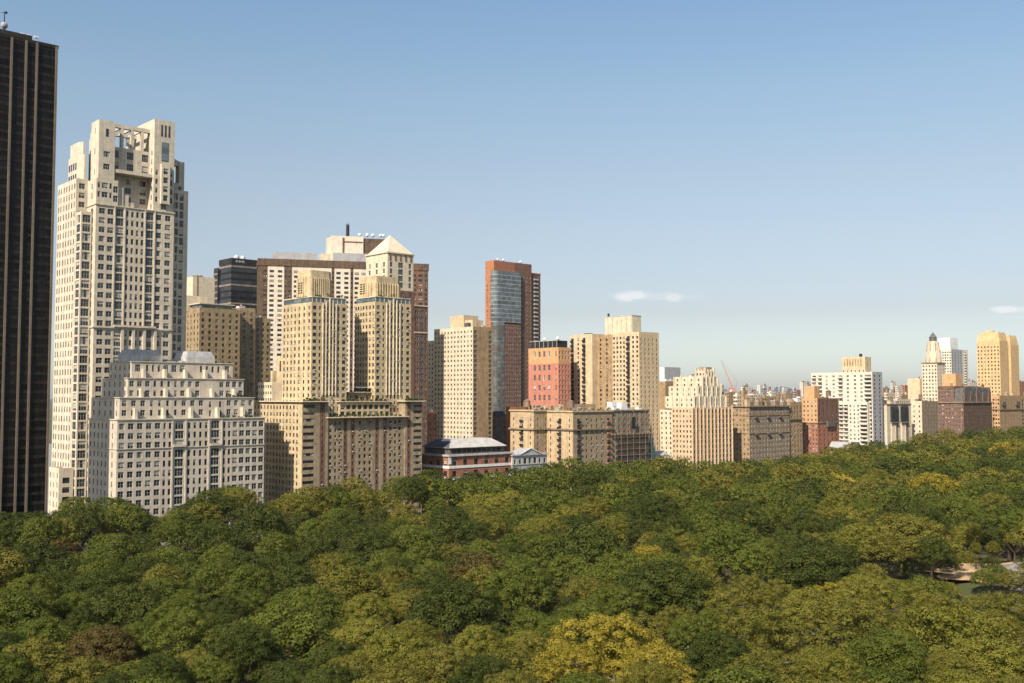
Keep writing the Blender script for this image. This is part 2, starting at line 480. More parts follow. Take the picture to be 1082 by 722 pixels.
# ================================================================== BUILDINGS
# --- dark bronze glass tower at the left edge
k, _ = ray(61, 49); _d = -1
_s = (k * (P0Y + _d * WY) - P0X - _d * WX) / (UX - k * UY)
b = Bld('glass_tower', 'black glass skyscraper with thin bronze columns cut off by the left edge', 'skyscraper', d=-1, x=61, y=49)
Wd = 30
hh = b.zt
x0t = -Wd
cols = [b.sx(xp, 200, 0) for xp in (-13, 8, 23.5, 35)]
b.box(x0t, 0, 0, 13, 0, hh - 1.2, darkmetal, solid=True)  # depth cut short so the shadow leaves the limestone tower lit
nf = int(hh / 3.35)
for i, (a, c) in enumerate(zip([x0t] + cols, cols + [0])):
    mb = b.part('curtain_wall')
    for r in range(nf):
        z = hh - 2.2 - r * 3.35
        mb.poly([(a + .02, -.15, z - 2.2), (c - .02, -.15, z - 2.2), (c - .02, -.15, z), (a + .02, -.15, z)], glass_tower)
        mb.box(a + .02, c - .02, -.28, -.15, z, z + 1.15, spandrel)
    nm = max(1, int((c - a) / 1.7))
    for q in range(1, nm): mb.box(a + (c - a) * q / nm - .05, a + (c - a) * q / nm + .05, -.34, -.29, hh - 2.2 - nf * 3.35, hh - 1.3, spandrel)
for c in cols + [-.55]:
    b.part('column').box(c - .36, c + .36, -1.0, -.36, 0, hh - .6, bronze)
b.part('parapet').box(x0t, .2, -.5, 13.2, hh - 1.19, hh + .1, spandrel)
xr = b.sx(34, 40, 2); zz = b.z(34, 38, xr, 2)
b.part('rooftop_plant_room').box(x0t, xr, 2, 12, hh, zz, darkmetal)
b.part('roof_rail').box(xr + .2, 0, .2, .3, hh + .8, hh + .9, steel)
for i in range(5): b.part('roof_rail_post').box(xr + .5 + i * 2.0, xr + .6 + i * 2.0, .2, .3, hh + .1, hh + .79, steel)
gx = b.sx(4.5, 27, 6); gzz = b.z(4.5, 27, gx, 6)
for i in range(3): b.part('roof_vent').box(gx + 5 + i * 2.4, gx + 6.4 + i * 2.4, 3, 4, zz, zz + .7, whitep)
b.part('antenna_base').cyl(gx, 6, zz, gzz - .9, .55, .45, darkmetal)
b.part('radar_dome').sphere((gx, 6, gzz), 1.25, grey)
b.part('antenna').bar((gx, 6, gzz + 1.1), (gx, 6, gzz + 5.2), .22, .12, darkmetal)
m_ = b.part('wind_vane'); m_.sphere((gx + .5, 6, gzz + 4.9), .5, darkmetal); m_.bar((gx - 1, 6, gzz + 4.6), (gx + 1.2, 6, gzz + 5.1), .1, .1, darkmetal)
b.finish()

# --- limestone tower
L = limestone
b = Bld('limestone_tower', 'tall slender white limestone tower with an open colonnade near its top', 'skyscraper', d=48, x=101.5, y=214.7)
fh = 4.02
wide = dict(w=2.6, h=2.45, fh=fh, top=1.8, st='s1')
slot = dict(w=1.15, h=2.5, fh=fh, top=1.8, st='d0')
bay = dict(w=3.3, h=3.4, fh=fh, top=1.3, st='s2')
x1 = b.sx(184, 225, 0)
zt = b.zt
zl = b.z(101, 346.1, 0, 0)
E = [(20, G(2, **wide, c=[.33, .78])), (11, G(1, **bay)), (22, G(4, **slot)), (11, G(1, **bay)), (22, G(2, **wide, c=[.2, .68]))]
S1 = [(1, G(1, **slot))]
b.box(0, x1, 0, 33, 0, zt, L, [(24, None), (9, G(1, **wide))], E)
main = (0, x1, 0, 33, 0, zt)
b.ledge(main, zt - .5, .45, .35, L); b.ledge(main, zl, .6, .5, L)
for c in (.35, .49, .63, .77): b.part('pier').box(x1 * c - .6, x1 * c + .6, -.9, .02, zl - 13, zl - .02, L)
b.part('balcony').box(x1 * .24, x1 * .77, -1.4, .02, zl + .61, zl + 1.5, L)
# pier trims either side of the glass bays
for f in (.232, .36, .618, .745): b.part('pier').box(x1 * f - .25, x1 * f + .25, -.35, .02, zl + 1.6, zt - .6, L)
# west body
dA = 10
xa = b.sx(80.7, 188, dA); ya = b.dy(61.2, 194, xa); za = b.z(80.7, 188.3, xa, dA)
b.box(xa, -.01 + 0, dA, ya, 0, za, L, [(26, G(7, w=1.25, h=2.5, fh=fh, top=2.1, st='d0', c=[.08, .2, .36, .5, .64, .78, .92]))], [(1, G(1, w=2.6, h=2.4, fh=fh, top=2.0, st='s1'))])
# projecting bay column at the notch
xb = b.sx(86, 225, 3.5); xb1 = -.3
zb_ = b.z(86, 223, xb, 3.5)
b.box(xb, xb1, 3.5, dA - .01, 0, zb_, L, [(1, G(1, w=4.2, h=3.3, fh=fh, top=1.4, st='s2'))], [(1, G(1, w=3.4, h=3.3, fh=fh, top=1.4, st='s2'))])
# lower annex at the far left base
xq = b.sx(64, 495, dA + 20); yq = b.dy(52, 492, xa - 6)
zq = b.z(64, 492, xa - 6, dA + 20)
b.box(xa - 6, xa - .01, yq - 12, yq, 0, zq, L, [(1, G(3, w=.95, h=2.3, fh=fh, top=2.0, st='d0'))], [(1, G(1, w=3, h=2.4, fh=fh, top=4, st='d'))])
# upper left block
z1 = b.z(101.5, 188, 0, 0)
xl2 = b.sx(125, 192, 0)
t2 = (0, xl2, 0, 20, zt, z1)
b.box(0, xl2, 0, 20, zt + .001, z1, L, [(1, G(2, **slot))], [(3, G(1, w=1, h=2.4, fh=fh, top=1.6, st='d0')), (4, G(1, w=2.6, h=2.4, fh=fh, top=1.6, st='s1')), (3, G(1, w=1, h=2.4, fh=fh, top=1.6, st='d0')), (3, G(1, w=2.2, h=2.8, fh=fh, top=2.6, st='s1'))])
# stair-stepped terrace blocks between
for i in range(4):
    a = xl2 + i * 2.6
    if a + 2.5 < x1 * .72: b.box(a + .003, a + 2.6, .8 + i * .4, 8, zt + .001, z1 - 2.5 - i * 3.0, L, None, None, par=.4) if z1 - 2.5 - i * 3.0 > zt + 1 else None
# recessed centre with windows, below the colonnade
xc1 = b.sx(162, 225, 3)
z_col0 = b.z(122, 155.5, xl2, 6); z_col1 = b.z(122, 131, xl2, 6)
z_bal = b.z(140, 184, x1 * .5, 1.5)
cE = [(1, G(3, w=2.8, h=2.5, fh=fh, top=1.6, st='s1'))]
b.box(xl2 - 3, xc1, 7, 22, zt + .001, z_bal, L, None, cE)
b.box(xl2 - 3, xc1, 5, 22, z_bal + .001, z_col0, L, None, [(1, G(3, w=3.0, h=3.3, fh=5.2, top=1.5, st='s2'))])
b.part('balcony').box(xl2 - .5, xc1, 1.5, 5.5, z_bal - .5, z_bal, L)
m_ = b.part('balustrade'); m_.box(xl2 - .5, xc1, 1.5, 1.8, z_bal + .001, z_bal + 1.0, L)
# colonnade
m_ = b.part('colonnade_beam'); m_.box(xl2 - 2.5, xc1 + .4, 5, 7, z_col1 - 1.6, z_col1, L); 
m_ = b.part('colonnade_beam'); m_.box(xl2 - 2.5, xc1 + .4, 20, 22, z_col1 - 1.6, z_col1, L)
for i in range(5):
    c = xl2 - 1.2 + (xc1 - xl2 + 1.0) * i / 4
    b.part('column').box(c - .65, c + .65, 5.05, 6.4, z_col0 - .5, z_col1 - 1.61, L)
    b.part('colonnade_beam').box(c - .4, c + .4, 7.01, 19.99, z_col1 - 1.5, z_col1 - .4, L)
    if i % 2: b.part('column').box(c - .65, c + .65, 20.2, 21.6, z_col0 - .5, z_col1 - 1.61, L)
# left pylon
p0 = b.sx(105, 127, 1.5); p1 = b.sx(122, 129, 1.5); zp = b.z(105, 126, p0, 1.5); yp = b.dy(97, 126, p0)
pl = (p0, p1, 1.5, yp, z1, zp)
b.box(p0, p1, 1.5, yp, z1 + .001, zp, L, [(1, G(1, w=.8, h=2.6, fh=9, top=3, st='d0'))], [(1, G(1, w=2.8, h=2.5, fh=fh * 1.35, top=13.5, st='s2', ))])
b.part('pier').box(p0 + (p1 - p0) * .42, p0 + (p1 - p0) * .58, 1.42, 1.499, zp - 7, zp - 3.6, glass)
for i in range(3):
    ya_ = yp + i * 3.4
    b.box(p0 + 1.2 + i * .8, p1 - 1, ya_ + .004, ya_ + 3.4, z1 + .001, zp - .6 - i * 2.2, L, None, None, par=.3)
# right pylon
q0 = b.sx(163.5, 126, .4); q1 = b.sx(185, 129.5, .4); zq_ = b.z(163.5, 125.5, q0, .4); yq_ = b.dy(141, 134, q0)
b.box(q0, q1, .4, yq_, zt + .001, zq_, L, [(1, G(1, w=1.2, h=2.2, fh=fh, top=14, st='d0', c=[.9]))],
      [(1, G(1, w=1.1, h=2.3, fh=fh, top=zq_ - b.z(163, 179, q0, .4), st='d0')), (1.4, G(1, w=2.4, h=2.4, fh=fh, top=zq_ - b.z(163, 196, q0, .4), st='s1')), (1, G(1, w=1.1, h=2.3, fh=fh, top=zq_ - b.z(163, 179, q0, .4), st='d0'))])
for i in range(3):
    c = q0 + (q1 - q0) * (.36 + .18 * i)
    b.part('louvre').box(c - .35, c + .35, .3, .399, zq_ - 7.4, zq_ - 2.2, glass)
c = q0 + (q1 - q0) * .53
for r in range(4): b.part('window').box(c - 1.6, c + 1.6, .27, .399, zq_ - 18.5 + r * 2.2, zq_ - 16.5 + r * 2.2, glass_blue)
b.box(c - 2, c + 2, -.9, .38, zq_ - 38, zq_ - 20, L, None, [(1, G(1, w=2.2, h=2.6, fh=fh, top=2.0, st='s0'))], par=.2)
# curved buttress and arch to the right
zz = [b.z(186, y, q1, 8) for y in (162, 166, 168.5, 169)]
rx = b.sx(195, 170, 8)
b.box(q1 + .004, rx, 8, 22, zt - 20, b.z(186, 192, q1, 8), L, None, [(1, G(2, w=1.6, h=2.4, fh=fh, top=1.5, st='s0'))])
zA = b.z(186, 192, q1, 8); wA = rx - q1
m_ = b.part('buttress'); m_.box(q1 + .005, q1 + wA * .3, 8, 12, zA, zz[1], L); m_ = b.part('buttress'); m_.box(rx - wA * .3, rx, 8, 12, zA, zz[3], L)
m_ = b.part('buttress')
for i in range(8):
    a0, a1 = q1 + wA * i / 8, q1 + wA * (i + 1) / 8
    if .3 * wA < a0 - q1 + .1 and a1 - q1 < .72 * wA: m_.box(a0, a1, 8.01, 11.9, zz[3] - 2, zz[3] - .05, L)
    m_.box(a0, a1, 8.4, 11.5, zz[3] - 1.9, zz[3] + 4.5 * ((1 - (i + 1) / 8) ** 2), L)
# right bay column below, rounded
rb0 = x1 + .01; rb1 = b.sx(199, 202, 3); rzt = b.z(190, 200, rb0, 3)
b.box(rb0, rb1, 3, 26, 0, rzt, L, None, [(1, G(2, w=1.3, h=3.0, fh=fh, top=1.6, st='s0')), (.9, G(1, w=1.9, h=3.3, fh=fh, top=1.6, st='s1')), (.5, None)])
# west crown below left pylon
c0 = b.sx(82, 165, 16); c1 = b.sx(97, 165, 16); zc = b.z(90, 150, c0, 16)
oc = [(c0 + 1.5, 12), (0, 12), (0, 30), (c0 + 1.5, 30), (c0, 27), (c0, 15)]
b.wmb(L).prism(oc, za - .9, zc - 6, L, roofm)
oc2 = [(x * .86 , 14 + (y - 12) * .8) for x, y in oc]
b.wmb(L).prism(oc2, zc - 6, zc, L, roofm)
for i in range(4):
    b.part('window').box(c0 - .12, c0 - .002, 17 + i * 2.6, 18.4 + i * 2.6, zc - 12, zc - 9, glass)
    b.part('window').box(c0 - .12, c0 - .002, 17 + i * 2.6, 18.4 + i * 2.6, zc - 17, zc - 14, glass)
b.finish()

# --- limestone house, the lower block facing the park
L = limestone2
b = Bld('limestone_apartment_block', 'broad pale grey limestone block with stepped terraces facing the park below the tall white tower', 'apartment block', d=0, x=124, y=443.3)
x1 = b.sx(279.5, 442.2, 0); fh = 3.72; zt = b.zt
wide = dict(w=2.25, h=2.4, fh=fh, top=1.6, st='s1'); slot = dict(w=1.1, h=2.4, fh=fh, top=1.7, st='d0'); bay = dict(w=3.5, h=3.1, fh=fh, top=1.2, st='s2')
E = [(44, G(5, **wide)), (11, G(2, **slot)), (14, G(1, **bay)), (24, G(4, **slot)), (14, G(1, **bay)), (11, G(2, **slot)), (37, G(5, **wide))]
t = (0, x1, 0, 29, 0, zt)
b.box(0, x1, 0, 29, 0, zt, L, [(20, G(5, w=1.1, h=2.15, fh=fh, top=1.7, st='d0')), (9, G(1, w=1.1, h=2.15, fh=fh, top=1.7, st='d0'))], E)
b.ledge(t, zt - .35, .4, .35, L); z_ = b.z(124, 475.4, 0, 0)
b.ledge(t, z_, .35, .3, L)
for f in (.352, .443, .60, .69): b.part('pier').box(x1 * f - .3, x1 * f + .3, -.35, .02, 1, zt - .8, L)
for f in (.352 , .60): 
    b.part('balcony').box(x1 * f + .31, x1 * (f + .09) - .31, -.9, .02, z_ + .36, z_ + 1.25, L)
for i, (xl, xr, yt, dl) in enumerate(((126.5, 268.5, 420, 3.2), (135, 257.5, 400, 6.5), (139, 246, 383, 9.5))):
    zb0 = t[5] - .9
    a0 = b.sx(xl, yt, dl); a1 = b.sx(xr, yt, dl); z1 = b.z((xl + xr) / 2, yt, (a0 + a1) / 2, dl)
    big = dict(w=1.9, h=2.3, fh=fh, top=1.2, st='s1')
    if i == 2:
        big = dict(w=2.2, h=2.9, fh=4.5, top=1.2, st='s2')
        E = [(1, G(1, **big)), (1.4, G(3, w=1, h=2.6, fh=4.5, top=1.4, st='d0')), (2, G(3, **big)), (1, None), (2, G(4, w=1, h=2.6, fh=4.5, top=1.4, st='d0')), (1, G(1, **big))]
    else: E = [(1, G(3, **big)), (1.2, G(4, w=1.1, h=2.3, fh=fh, top=1.2, st='d0')), (1, G(3, **big)), (.8, None if i else G(2, **slot)), (1.2, G(4, **big))]
    b.box(a0, a1, dl, 29.5 + i * .01 + 3, zb0, z1, L, [(1, G(5, w=1.1, h=2.1, fh=fh, top=1.4, st='d0'))], E)
    t = (a0, a1, dl, 29.5, zb0, z1); b.ledge(t, z1 - .3, .35, .3, L)
    # terrace dividers, planters
    for j in range(5):
        c = a0 + (a1 - a0) * (j + .45) / 5
        b.part('terrace_wall').box(c, c + 1.1, dl - 2.2, dl - .01, zb0 + .9, z1 - 4.2 if i < 2 else z1 - 3.0, limestone)
    if i < 2: b.planting((a0 + 40, a1, dl - 3, 29, 0, zb0 + .9), 6)
b.clutter((a0 + 2, a1 - 2, 12, 30, 0, t[5]), 8, [greyst, limestone, steel], 0, 2.6)
# grey mechanical penthouses
for (xl, xr, yt, dl, sl) in ((137, 171, 369, 16, 1), (197, 227, 371, 15, 1)):
    a0 = b.sx(xl, yt, dl); a1 = b.sx(xr, yt, dl); z1 = b.z(xl, yt, a0, dl)
    m_ = b.part('mechanical_penthouse'); w = a1 - a0
    m_.box(a0, a1, dl, dl + 12, t[5] - .9, (z1 + t[5]) / 2, greyst)
    m_.prism([(a0 + .01, dl + .01), (a1 - .01, dl + .01), (a1 - .01, dl + 11.9), (a0 + .01, dl + 11.9)], (z1 + t[5]) / 2, z1, grey, None, .82)
b.finish()

# --- pale block right behind the tower
b = Bld('pale_office_block', 'plain windowless cream block peeking out right of the tall white tower', Y=660, x=204, y=292)
t = b.tier(0, 204, 227, 292, 197, 0, creamw, None, None, yr=292); b.part('pilaster').box(2.5, 3.1, -.3, .01, 0, b.zt + 1.2, tanb)
b.clutter(t, 2); b.finish()
# --- black glass office
b = Bld('dark_office_block', 'black glass office block with two round roof tanks on top', Y=700, x=244.7, y=272.6)
t = b.tier(0, 244.7, 272, 272.6, 232, 0, glass_dark)
x0, x1, y0, y1, _z, zt = t
for r in range(26):
    z = zt - 6 - r * 4.2
    b.part('spandrel_band').box(x0 - .2, x1 + .2, y0 - .2, y1 + .2, z, z + 1.1, spandrel if r % 3 else greyb)
b.part('parapet').box(x0 - .3, x1 + .3, y0 - .3, y1 + .3, zt - 3.6, zt + .02, darkmetal)
m_ = b.part('roof_sign')
for i, w in enumerate((.8, .5, .8, .6, .8, .5)): m_.box(x0 + 3 + i * 1.2, x0 + 3 + i * 1.2 + w, y0 - .4, y0 - .31, zt - 2.5 + (i % 2) * .2, zt - 1.3, grey)
b.part('roof_sign_rail').box(x0 + 3, x0 + 10.4, y0 - .4, y0 - .32, zt - 2.7, zt - 2.55, grey)
ys = b.dy(226, 281, x0 - 1)
b.box(x0 - 1, x0 + 12, y1 + .01, ys, 0, zt - 5.2, glass_dark, None, None)
for r in range(24): b.part('spandrel_band').box(x0 - 1.2, x0 + 12, y1 + .25, ys + .2, zt - 10 - r * 4.2, zt - 8.9 - r * 4.2, greyb)
for xx in (250, 256.5):
    lx = b.sx(xx, 270, 9); b.part('roof_tank').cyl(lx, 9, zt - .9, zt + 1.6, 1.9, 1.9, steel, 14); b.part('roof_tank').sphere((lx, 9, zt + 1.7), 1.9, steel)
b.finish()
# --- olive tan block with roof terrace
b = Bld('tan_apartment_block', 'shaded olive tan apartment block with a glazed roof terrace behind the twin towers', 'apartment block', Y=545, x=211, y=325)
wS = G(4, w=1.2, h=1.7, fh=3.2, top=3, st='d'); wE = G(6, w=1.5, h=1.7, fh=3.2, top=2.5, st='d')
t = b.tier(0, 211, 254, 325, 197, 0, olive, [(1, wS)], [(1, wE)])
b.part('glazed_penthouse').box(t[0] + 2, t[1] - 3, 2.5, 14, t[5] - .9, t[5] + 2.2, glass_blue)
b.part('penthouse_roof').box(t[0] + 1, t[1] - 2, 2, 15, t[5] + 2.2, t[5] + 2.7, creamw)
b.planting((t[0], t[1], 0, 9, 0, t[5]), 7)
a0, a1 = b.sx(197, 318, 14), b.sx(222, 312, 14); b.box(-2, b.sx(222, 312, 12), 15.1, 22, t[5] - 1, b.z(205, 312, -2, 15), creamw)
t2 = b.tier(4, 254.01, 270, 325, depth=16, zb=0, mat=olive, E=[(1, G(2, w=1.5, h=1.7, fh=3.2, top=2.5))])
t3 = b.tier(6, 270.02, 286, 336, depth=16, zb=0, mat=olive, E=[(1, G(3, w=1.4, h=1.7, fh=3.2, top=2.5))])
b.clutter(t2, 2); b.clutter(t3, 2, tank=0); b.clutter(t, 2); b.finish()

# --- big brown and white striped slab
b = Bld('striped_apartment_tower', 'wide apartment slab striped in brown brick and pinkish white with a brown top band', 'apartment tower', Y=620, x=273, y=273.5, ang=-27)
def st(n=1, w=2.6, m=pinkw): return G(n, w=w, h=1.5, fh=2.95, top=6.5, st='d1', m=m)
br = G(1, w=1.1, h=1.5, fh=2.95, top=6.5, st='d0', m=brown)
E = [(2, G(0, m=brown)), (2, G(1, w=2.0, h=1.4, fh=2.95, top=6.5, m=brown)), (7, st(2)), (1.4, br), (2, G(1, w=1.2, h=1.5, fh=2.95, top=6.5, m=brown)), (7, st(2)), (3, G(0, m=pinkw)), (7, st(2)), (1.3, br), (7, st(2)), (1.3, br), (6, st(2)), (3, G(0, m=pinkw)), (7, st(2)), (1.3, br), (7, st(2)), (1.3, br), (6, st(2, m=brownm)), (2, br)]
x1 = b.sx(452.5, 272, 0)
b.box(0, x1, 0, 24, 0, b.zt, pinkw, [(1, br)], E)
t = (0, x1, 0, 24, 0, b.zt)
b.part('top_band').box(-.4, x1 + .4, -.4, 24.4, b.zt - 4.0, b.zt + .3, brown)
zt = b.zt
def pent(xl, xr, yt, dl, dd, mat, name='penthouse'):
    a0, a1 = b.sx(xl, yt, dl), b.sx(xr, yt, dl); z1 = b.z(xl, yt, a0, dl)
    b.part(name).box(a0, a1, dl, dl + dd, zt + .3, z1, mat); return a0, a1, z1
pent(290, 332, 267.5, 5, 10, grey); pent(288, 334, 266, 4.7, .2, grey, 'roof_screen')
pent(338, 352, 268, 5, 10, creamw); pent(352, 396, 267, 4, 12, grey)
a0, a1, z1 = pent(350, 384, 249, 8, 12, pinkw, 'mechanical_penthouse')
b.part('penthouse_slope').prism([(a0 - 2.5, 8.5), (a0 + .3, 8.5), (a0 + .3, 19), (a0 - 2.5, 19)], zt + .3, z1 - 1, pinkw, None, .8)
m_ = b.part('penthouse_recess'); m_.box(a0 + 7, a0 + 8, 7.7, 7.98, zt + 1, z1 - 1, brown); b.part('penthouse_ledge').box(a0 + 8.1, a1 - .5, 7.7, 7.98, z1 - 3.8, z1 - 3.2, brownm)
a2, a3, z2 = pent(384.5, 407, 252, 9, 10, brown, 'mechanical_penthouse')
lx = b.sx(368, 240, 9); b.part('chimney').cyl(lx, 12, z1, b.z(368, 238, lx, 12), 1.1, 1.0, darkmetal); b.part('chimney_cap').cyl(lx, 12, b.z(368, 237, lx, 12), b.z(368, 239, lx, 12) + 1.2, 1.4, 1.4, darkmetal)
for i, xx in enumerate((380, 388, 394, 402, 405)):
    lx = b.sx(xx, 245, 10); m_ = b.part('satellite_dish'); m_.bar((lx, 10, z2 - .5), (lx, 10, z2 + 1.6), .12, .1, steel); m_.sphere((lx, 9.6, z2 + 2.2), 1.1, whitep, 8, 6)
b.finish()

# --- brown brick tower with pyramid roof
b = Bld('pyramid_roof_tower', 'brown brick and limestone tower with a pale pyramid roof behind the right hand twin tower', 'apartment tower', Y=575, x=409.6, y=266)
wE = G(3, w=2.4, h=2.4, fh=3.6, top=5.5, st='b2')
yb = b.dy(387, 266, 0); x1 = b.sx(437, 266, 0)
z0 = b.z(409, 306, 0, 0)
b.box(0, x1, 0, yb, z0, b.zt, creamw, [(1, G(3, w=1.8, h=2.6, fh=3.7, top=5.5, st='s1'))], [(1, G(1, w=1.8, h=2.8, fh=3.7, top=5.5, st='b1')), (1.6, G(1, w=3.4, h=3.0, fh=3.7, top=5.5, st='b2')), (1, G(1, w=1.8, h=2.8, fh=3.7, top=5.5, st='b1'))])
t = (0, x1, 0, yb, z0, b.zt)
for i in range(5): b.part('pier').box(x1 * (i + .4) / 5 - .2, x1 * (i + .4) / 5 + .6, -.3, .01, b.zt - 4.5, b.zt - 1, brownm)
b.ledge(t, b.zt - .6, .7, .6, creamw)
ap = b.z(412, 249, x1 / 2, yb / 2)
b.part('pyramid_roof').prism([(.3, .3), (x1 - .3, .3), (x1 - .3, yb - .3), (.3, yb - .3)], b.zt + .101, ap, creamw, None, .02)
b.box(-.01, x1 + .6, -.6, yb, 0, z0 - .001, brownm, [(1, G(4, w=1.4, h=2.0, fh=3.6, top=1.5, st='s0'))], [(1, G(3, w=1.8, h=2.6, fh=3.6, top=1.2, st='b1'))])
zr = b.z(437, 322, x1, 0); xr = b.sx(451.5, 322, 0)
b.box(x1 + .61, xr, -.4, yb, 0, zr, brownm, None, [(1, G(2, w=1.2, h=2.0, fh=3.6, top=3.4, st='s0')), (1.1, G(1, w=2.6, h=2.8, fh=3.6, top=3.2, st='b1')), (.8, G(1, w=1.2, h=2, fh=3.6, top=3.4, st='s0'))])
b.ledge((x1 + .61, xr, -.4, yb), zr - .8, .6, .4, creamw)
b.ledge((x1 + .61, xr, -.4, yb), zr - 16, .6, .4, creamw)
b.finish()

# --- twin tower block (the Art Deco one)
C = century
b = Bld('twin_tower_apartment_block', 'sand coloured Art Deco block with two matching towers above planted terraces', 'apartment block', d=0, x=319.6, y=425)
x1 = b.sx(446, 425, 0); zw = b.zt; zc = b.z(353, 442, 14, 0); yS = b.dy(268, 419, 0)
fh = 3.02
cw = dict(w=1.35, h=1.7, fh=fh, top=1.6)
def red(wt): return (wt, G(1, w=.8, h=1.7, fh=fh, top=1.7, st='d0', m=redb if 0 else brownm, ac=.2))
wx0 = b.sx(347, 425, 0); wx1 = b.sx(428, 425, 0)
corner = G(1, w=5.6, h=1.35, fh=fh, top=1.2, st='d4')
S = [(8, G(5, **cw)), (6, G(4, **cw)), (8, G(5, **cw)), (1.5, None)]
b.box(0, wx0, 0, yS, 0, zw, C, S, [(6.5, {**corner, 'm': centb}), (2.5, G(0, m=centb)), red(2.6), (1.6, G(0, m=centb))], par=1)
wn = dict(w=1.3, h=1.6, fh=fh, top=1.6, ac=.3)
E = [(3, G(1, **wn)), (4.5, G(2, **{**wn, 'w': 1.0})), (1, None), red(2), (2, None), red(2), (1.5, None), (8.5, G(3, **wn)), (1.5, None), red(2), (2.5, None), red(2), (1, None), (8, G(3, **wn)), (1.5, None)]
b.box(wx0 + .001, wx1 - .001, .35, yS, 0, zc, centb, None, [(w_, ({**g_, 'm': g_['m']} if g_ else g_)) for w_, g_ in E], par=1)  # base front in the darker brick: grazing-light shade put into the colour
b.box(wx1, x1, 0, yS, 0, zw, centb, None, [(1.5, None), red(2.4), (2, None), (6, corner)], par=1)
for a, c, z in ((0, wx0, zw), (wx0, wx1, zc), (wx1, x1, zw)): b.part('terrace_slab').box(a - 1.1, c + 1.1, -1.9, yS + .5 if a == 0 else 8, z + .02 + (.0 if a != wx0 else .01), z + .45, creamw)
b.planting((wx0, wx1, -.2, 0, 0, zc + .7), 16); b.planting((0, wx0, -.2, 0, 0, zw + .7), 9); b.planting((wx1, x1, -.2, 0, 0, zw + .7), 7)
c0, c1 = b.sx(359, 425, 4), b.sx(412, 425, 4); z2 = b.z(359, 425, c0, 4)
b.box(c0, c1, 4, yS - 1, zc - .5, z2, C, [(1, G(8, **cw))], [(1, G(9, w=2.2, h=2.0, fh=fh, top=1.3, st='d1'))], par=1)
b.part('terrace_slab').box(c0 - 1, c1 + 1, 3, 9, z2 + .03, z2 + .4, creamw); b.planting((c0, c1, 3.4, 0, 0, z2 + .7), 10)
c2, c3 = b.sx(368, 417.5, 8), b.sx(402, 417.5, 8); z3 = b.z(368, 415, c2, 8)
b.box(c2, c3, 8, yS - 2, z2 - .5, z3, tanb, None, [(1, G(6, w=2.2, h=1.8, fh=fh, top=1.2, st='d1'))], par=1)
b.part('terrace_slab').box(c2 - .8, c3 + .8, 7, 13, z3 + .02, z3 + .35, creamw); b.planting((c2, c3, 7.3, 0, 0, z3 + .7), 8)
b.part('terrace_awning').box(c2 + 4, c2 + 12, 7.2, 10, z3 + 2.4, z3 + 2.6, whitep)
for i in range(4): b.part('awning_post').box(c2 + 4.1 + i * 2.55, c2 + 4.2 + i * 2.55, 7.3, 7.4, z3 + .36, z3 + 2.39, darkmetal)
b.part('parasol').prism([(c3 + 2.6, 4.9), (c3 + 6, 4.9), (c3 + 6, 8), (c3 + 2.6, 8)], z2 - 3.4, z2 - 1.9, awning, None, .2); b.part('terrace_awning').box(wx0 - 3, wx0 + 3, -.5, 3, zw - 1.2, zw + .9, awning) if 0 else None
